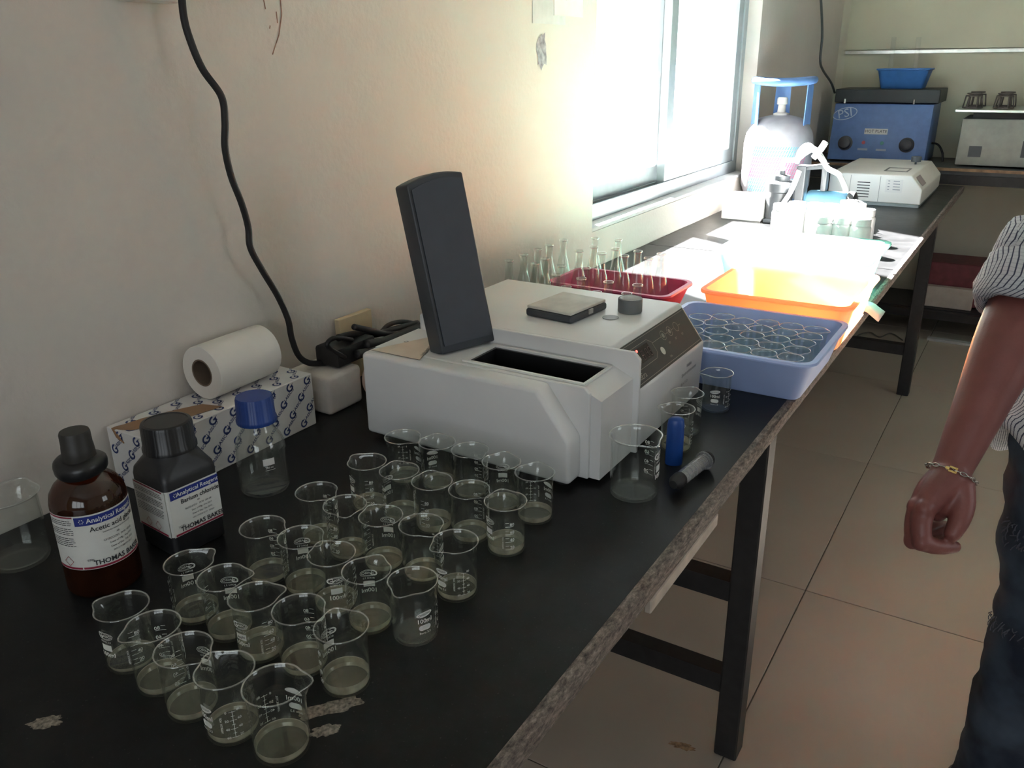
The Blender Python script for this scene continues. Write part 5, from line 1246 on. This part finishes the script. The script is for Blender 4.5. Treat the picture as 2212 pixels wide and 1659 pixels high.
loft('rolled_cuff', cuff, SHIRT, person, 56, 0.005, 40, seed=9)
cuff2 = []
for k, (s_, r) in enumerate(((-0.5, 0.056), (-0.45, 0.064), (-0.25, 0.069), (0.05, 0.070), (0.22, 0.066), (0.25, 0.058))):
    p = q0.lerp(q1, s_); u = (lat-axd*lat.dot(axd)).normalized(); cuff2.append((p, r, r, u, axd.cross(u)))
loft('rolled_cuff', cuff2, SHIRT, person, 56, 0.006, 36, seed=12)
loft('sleeve', stn([shL+Vector((0, 0, 0.01))-lat*0.05, shL, shL.lerp(elbL, 0.35), shL.lerp(elbL, 0.7), shL.lerp(elbL, 1.1)], [(0.075, 0.075), (0.072, 0.072), (0.066, 0.066), (0.062, 0.062), (0.060, 0.060)]), SHIRT, person, 48, 0.006, 22, seed=7)
loft('collar', stn([Z(1.425), Z(1.45), Z(1.475)], [(0.088, 0.086), (0.074, 0.072), (0.070, 0.068)], 3), SHIRT, person, 40, 0.002)
jw = stn([Z(0.99), Z(0.93), Z(0.86), Z(0.80)], [(0.158, 0.128), (0.172, 0.138), (0.176, 0.140), (0.165, 0.120)], 5)
loft('jeans_waist', jw, DENIM, person, 56, 0.004, 14)
def leg_(h_, k_, a_, sd):
    pts = [h_+Vector((0, 0, 0.02)), h_.lerp(k_, 0.35), h_.lerp(k_, 0.75), k_+Vector((0, 0, 0.03)), k_+Vector((0, 0, -0.03)), k_.lerp(a_, 0.35), k_.lerp(a_, 0.75), a_+Vector((0, 0, -0.045))]
    return loft('jeans_leg', stn(pts, [(0.094, 0.105), (0.092, 0.100), (0.084, 0.090), (0.078, 0.080), (0.074, 0.076), (0.073, 0.074), (0.066, 0.066), (0.066, 0.070)], 8), DENIM, person, 48, 0.008, 16, seed=sd)
leg_(hipR, kneeR, ankR, 3); leg_(hipL, kneeL, ankL, 21)
# frayed rips on the visible leg: ragged pale thread tufts
FR = pmat('frayed_thread', (0.07, 0.075, 0.10), 0.9)
def tuft(px, py, n, spread, seed):
    random.seed(seed); c = at_d(px, py, 1.27)
    # snap to the leg's surface: nearest point at leg radius on the camera-left side
    ax = hipR.lerp(kneeR, max(0, min(1, (hipR.z-c.z)/(hipR.z-kneeR.z))))
    base = Vector((ax.x, ax.y, c.z))
    g = Geo()
    for k in range(n):
        a = random.uniform(-0.2, 1.0); dirn = (-lat*math.cos(a)+frn*math.sin(a)).normalized()
        p0 = base+dirn*0.086+Vector((0, 0, random.uniform(-spread, spread)))
        p1 = p0+dirn*random.uniform(0.002, 0.006)+Vector((random.uniform(-0.006, 0.006), random.uniform(-0.006, 0.006), -random.uniform(0.003, 0.014)))
        g.add(*tube([p0-pinv, (p0+p1)/2+dirn*0.002-pinv, p1-pinv], 0.0009, 4))
    part('frayed_rip', g, FR, person, fix=False)
tuft(2145, 1215, 46, 0.022, 5); tuft(2150, 1465, 30, 0.008, 8)
SHO = pmat('dark_shoe', (0.02, 0.018, 0.017), 0.45)
for a_ in (ankR, ankL):
    rs = []
    for s_, wd, ht in ((-0.085, 0.030, 0.055), (-0.06, 0.040, 0.075), (0.0, 0.043, 0.095), (0.06, 0.046, 0.080), (0.12, 0.050, 0.058), (0.165, 0.045, 0.046), (0.195, 0.028, 0.036)):
        c = Vector((a_.x, a_.y, 0))+frn*s_
        rs.append([tuple(c+lat*(wd*math.cos(2*PI*k/20))+Vector((0, 0, ht/2+ht/2*math.sin(2*PI*k/20)))-pinv) for k in range(20)])
    part('shoe', rings(rs), SHO, person, True, 70)
# bracelet: chain links round the wrist with a gold clasp
wax = (hd(2045, 1062)-elbR).normalized(); wc = hd(2055, 1024)
vw = (EYE-wc).normalized(); w_ = (vw-wax*vw.dot(wax)).normalized(); u = wax.cross(w_)
br = None; SIL = pmat('bracelet_steel', (0.55, 0.52, 0.48), 0.25, metal=1.0); GOLD = pmat('bracelet_gold', (0.85, 0.60, 0.22), 0.25, metal=1.0)
g = Geo(); rb = 0.0335
for k in range(22):
    a = 2*PI*k/22; c = wc+u*(rb*math.cos(a))+w_*(rb*math.sin(a)); tg = (-u*math.sin(a)+w_*math.cos(a))
    nn = (u*math.cos(a)+w_*math.sin(a))
    side = wax if k % 2 else nn
    lk = [c+tg*(0.0055*math.cos(b_))+side*(0.0024*math.sin(b_)) for b_ in [2*PI*j/10 for j in range(11)]]
    g.add(*tube([p-pinv for p in lk], 0.0010, 6, False))
br = part('bracelet', g, SIL, person, True, None)
cc = wc+w_*(rb+0.0010); 
def obx(c, hx, hy, hz, ax, ay, az_):
    v = [c+ax*(hx*a)+ay*(hy*b_)+az_*(hz*d)-pinv for a, b_, d in ((-1, -1, -1), (1, -1, -1), (1, 1, -1), (-1, 1, -1), (-1, -1, 1), (1, -1, 1), (1, 1, 1), (-1, 1, 1))]
    return [tuple(p) for p in v], [(3, 2, 1, 0), (4, 5, 6, 7), (0, 1, 5, 4), (1, 2, 6, 5), (2, 3, 7, 6), (3, 0, 4, 7)]
part('clasp', Geo().add(*obx(cc+wax*0.003, 0.0052, 0.0012, 0.0016, u, wax, w_)).add(*obx(cc-wax*0.003, 0.0052, 0.0012, 0.0016, u, wax, w_)).add(*obx(cc-u*0.004, 0.0014, 0.003, 0.0016, u, wax, w_)).add(*obx(cc+u*0.0075, 0.0026, 0.0016, 0.0014, u, wax, w_)), GOLD, br)
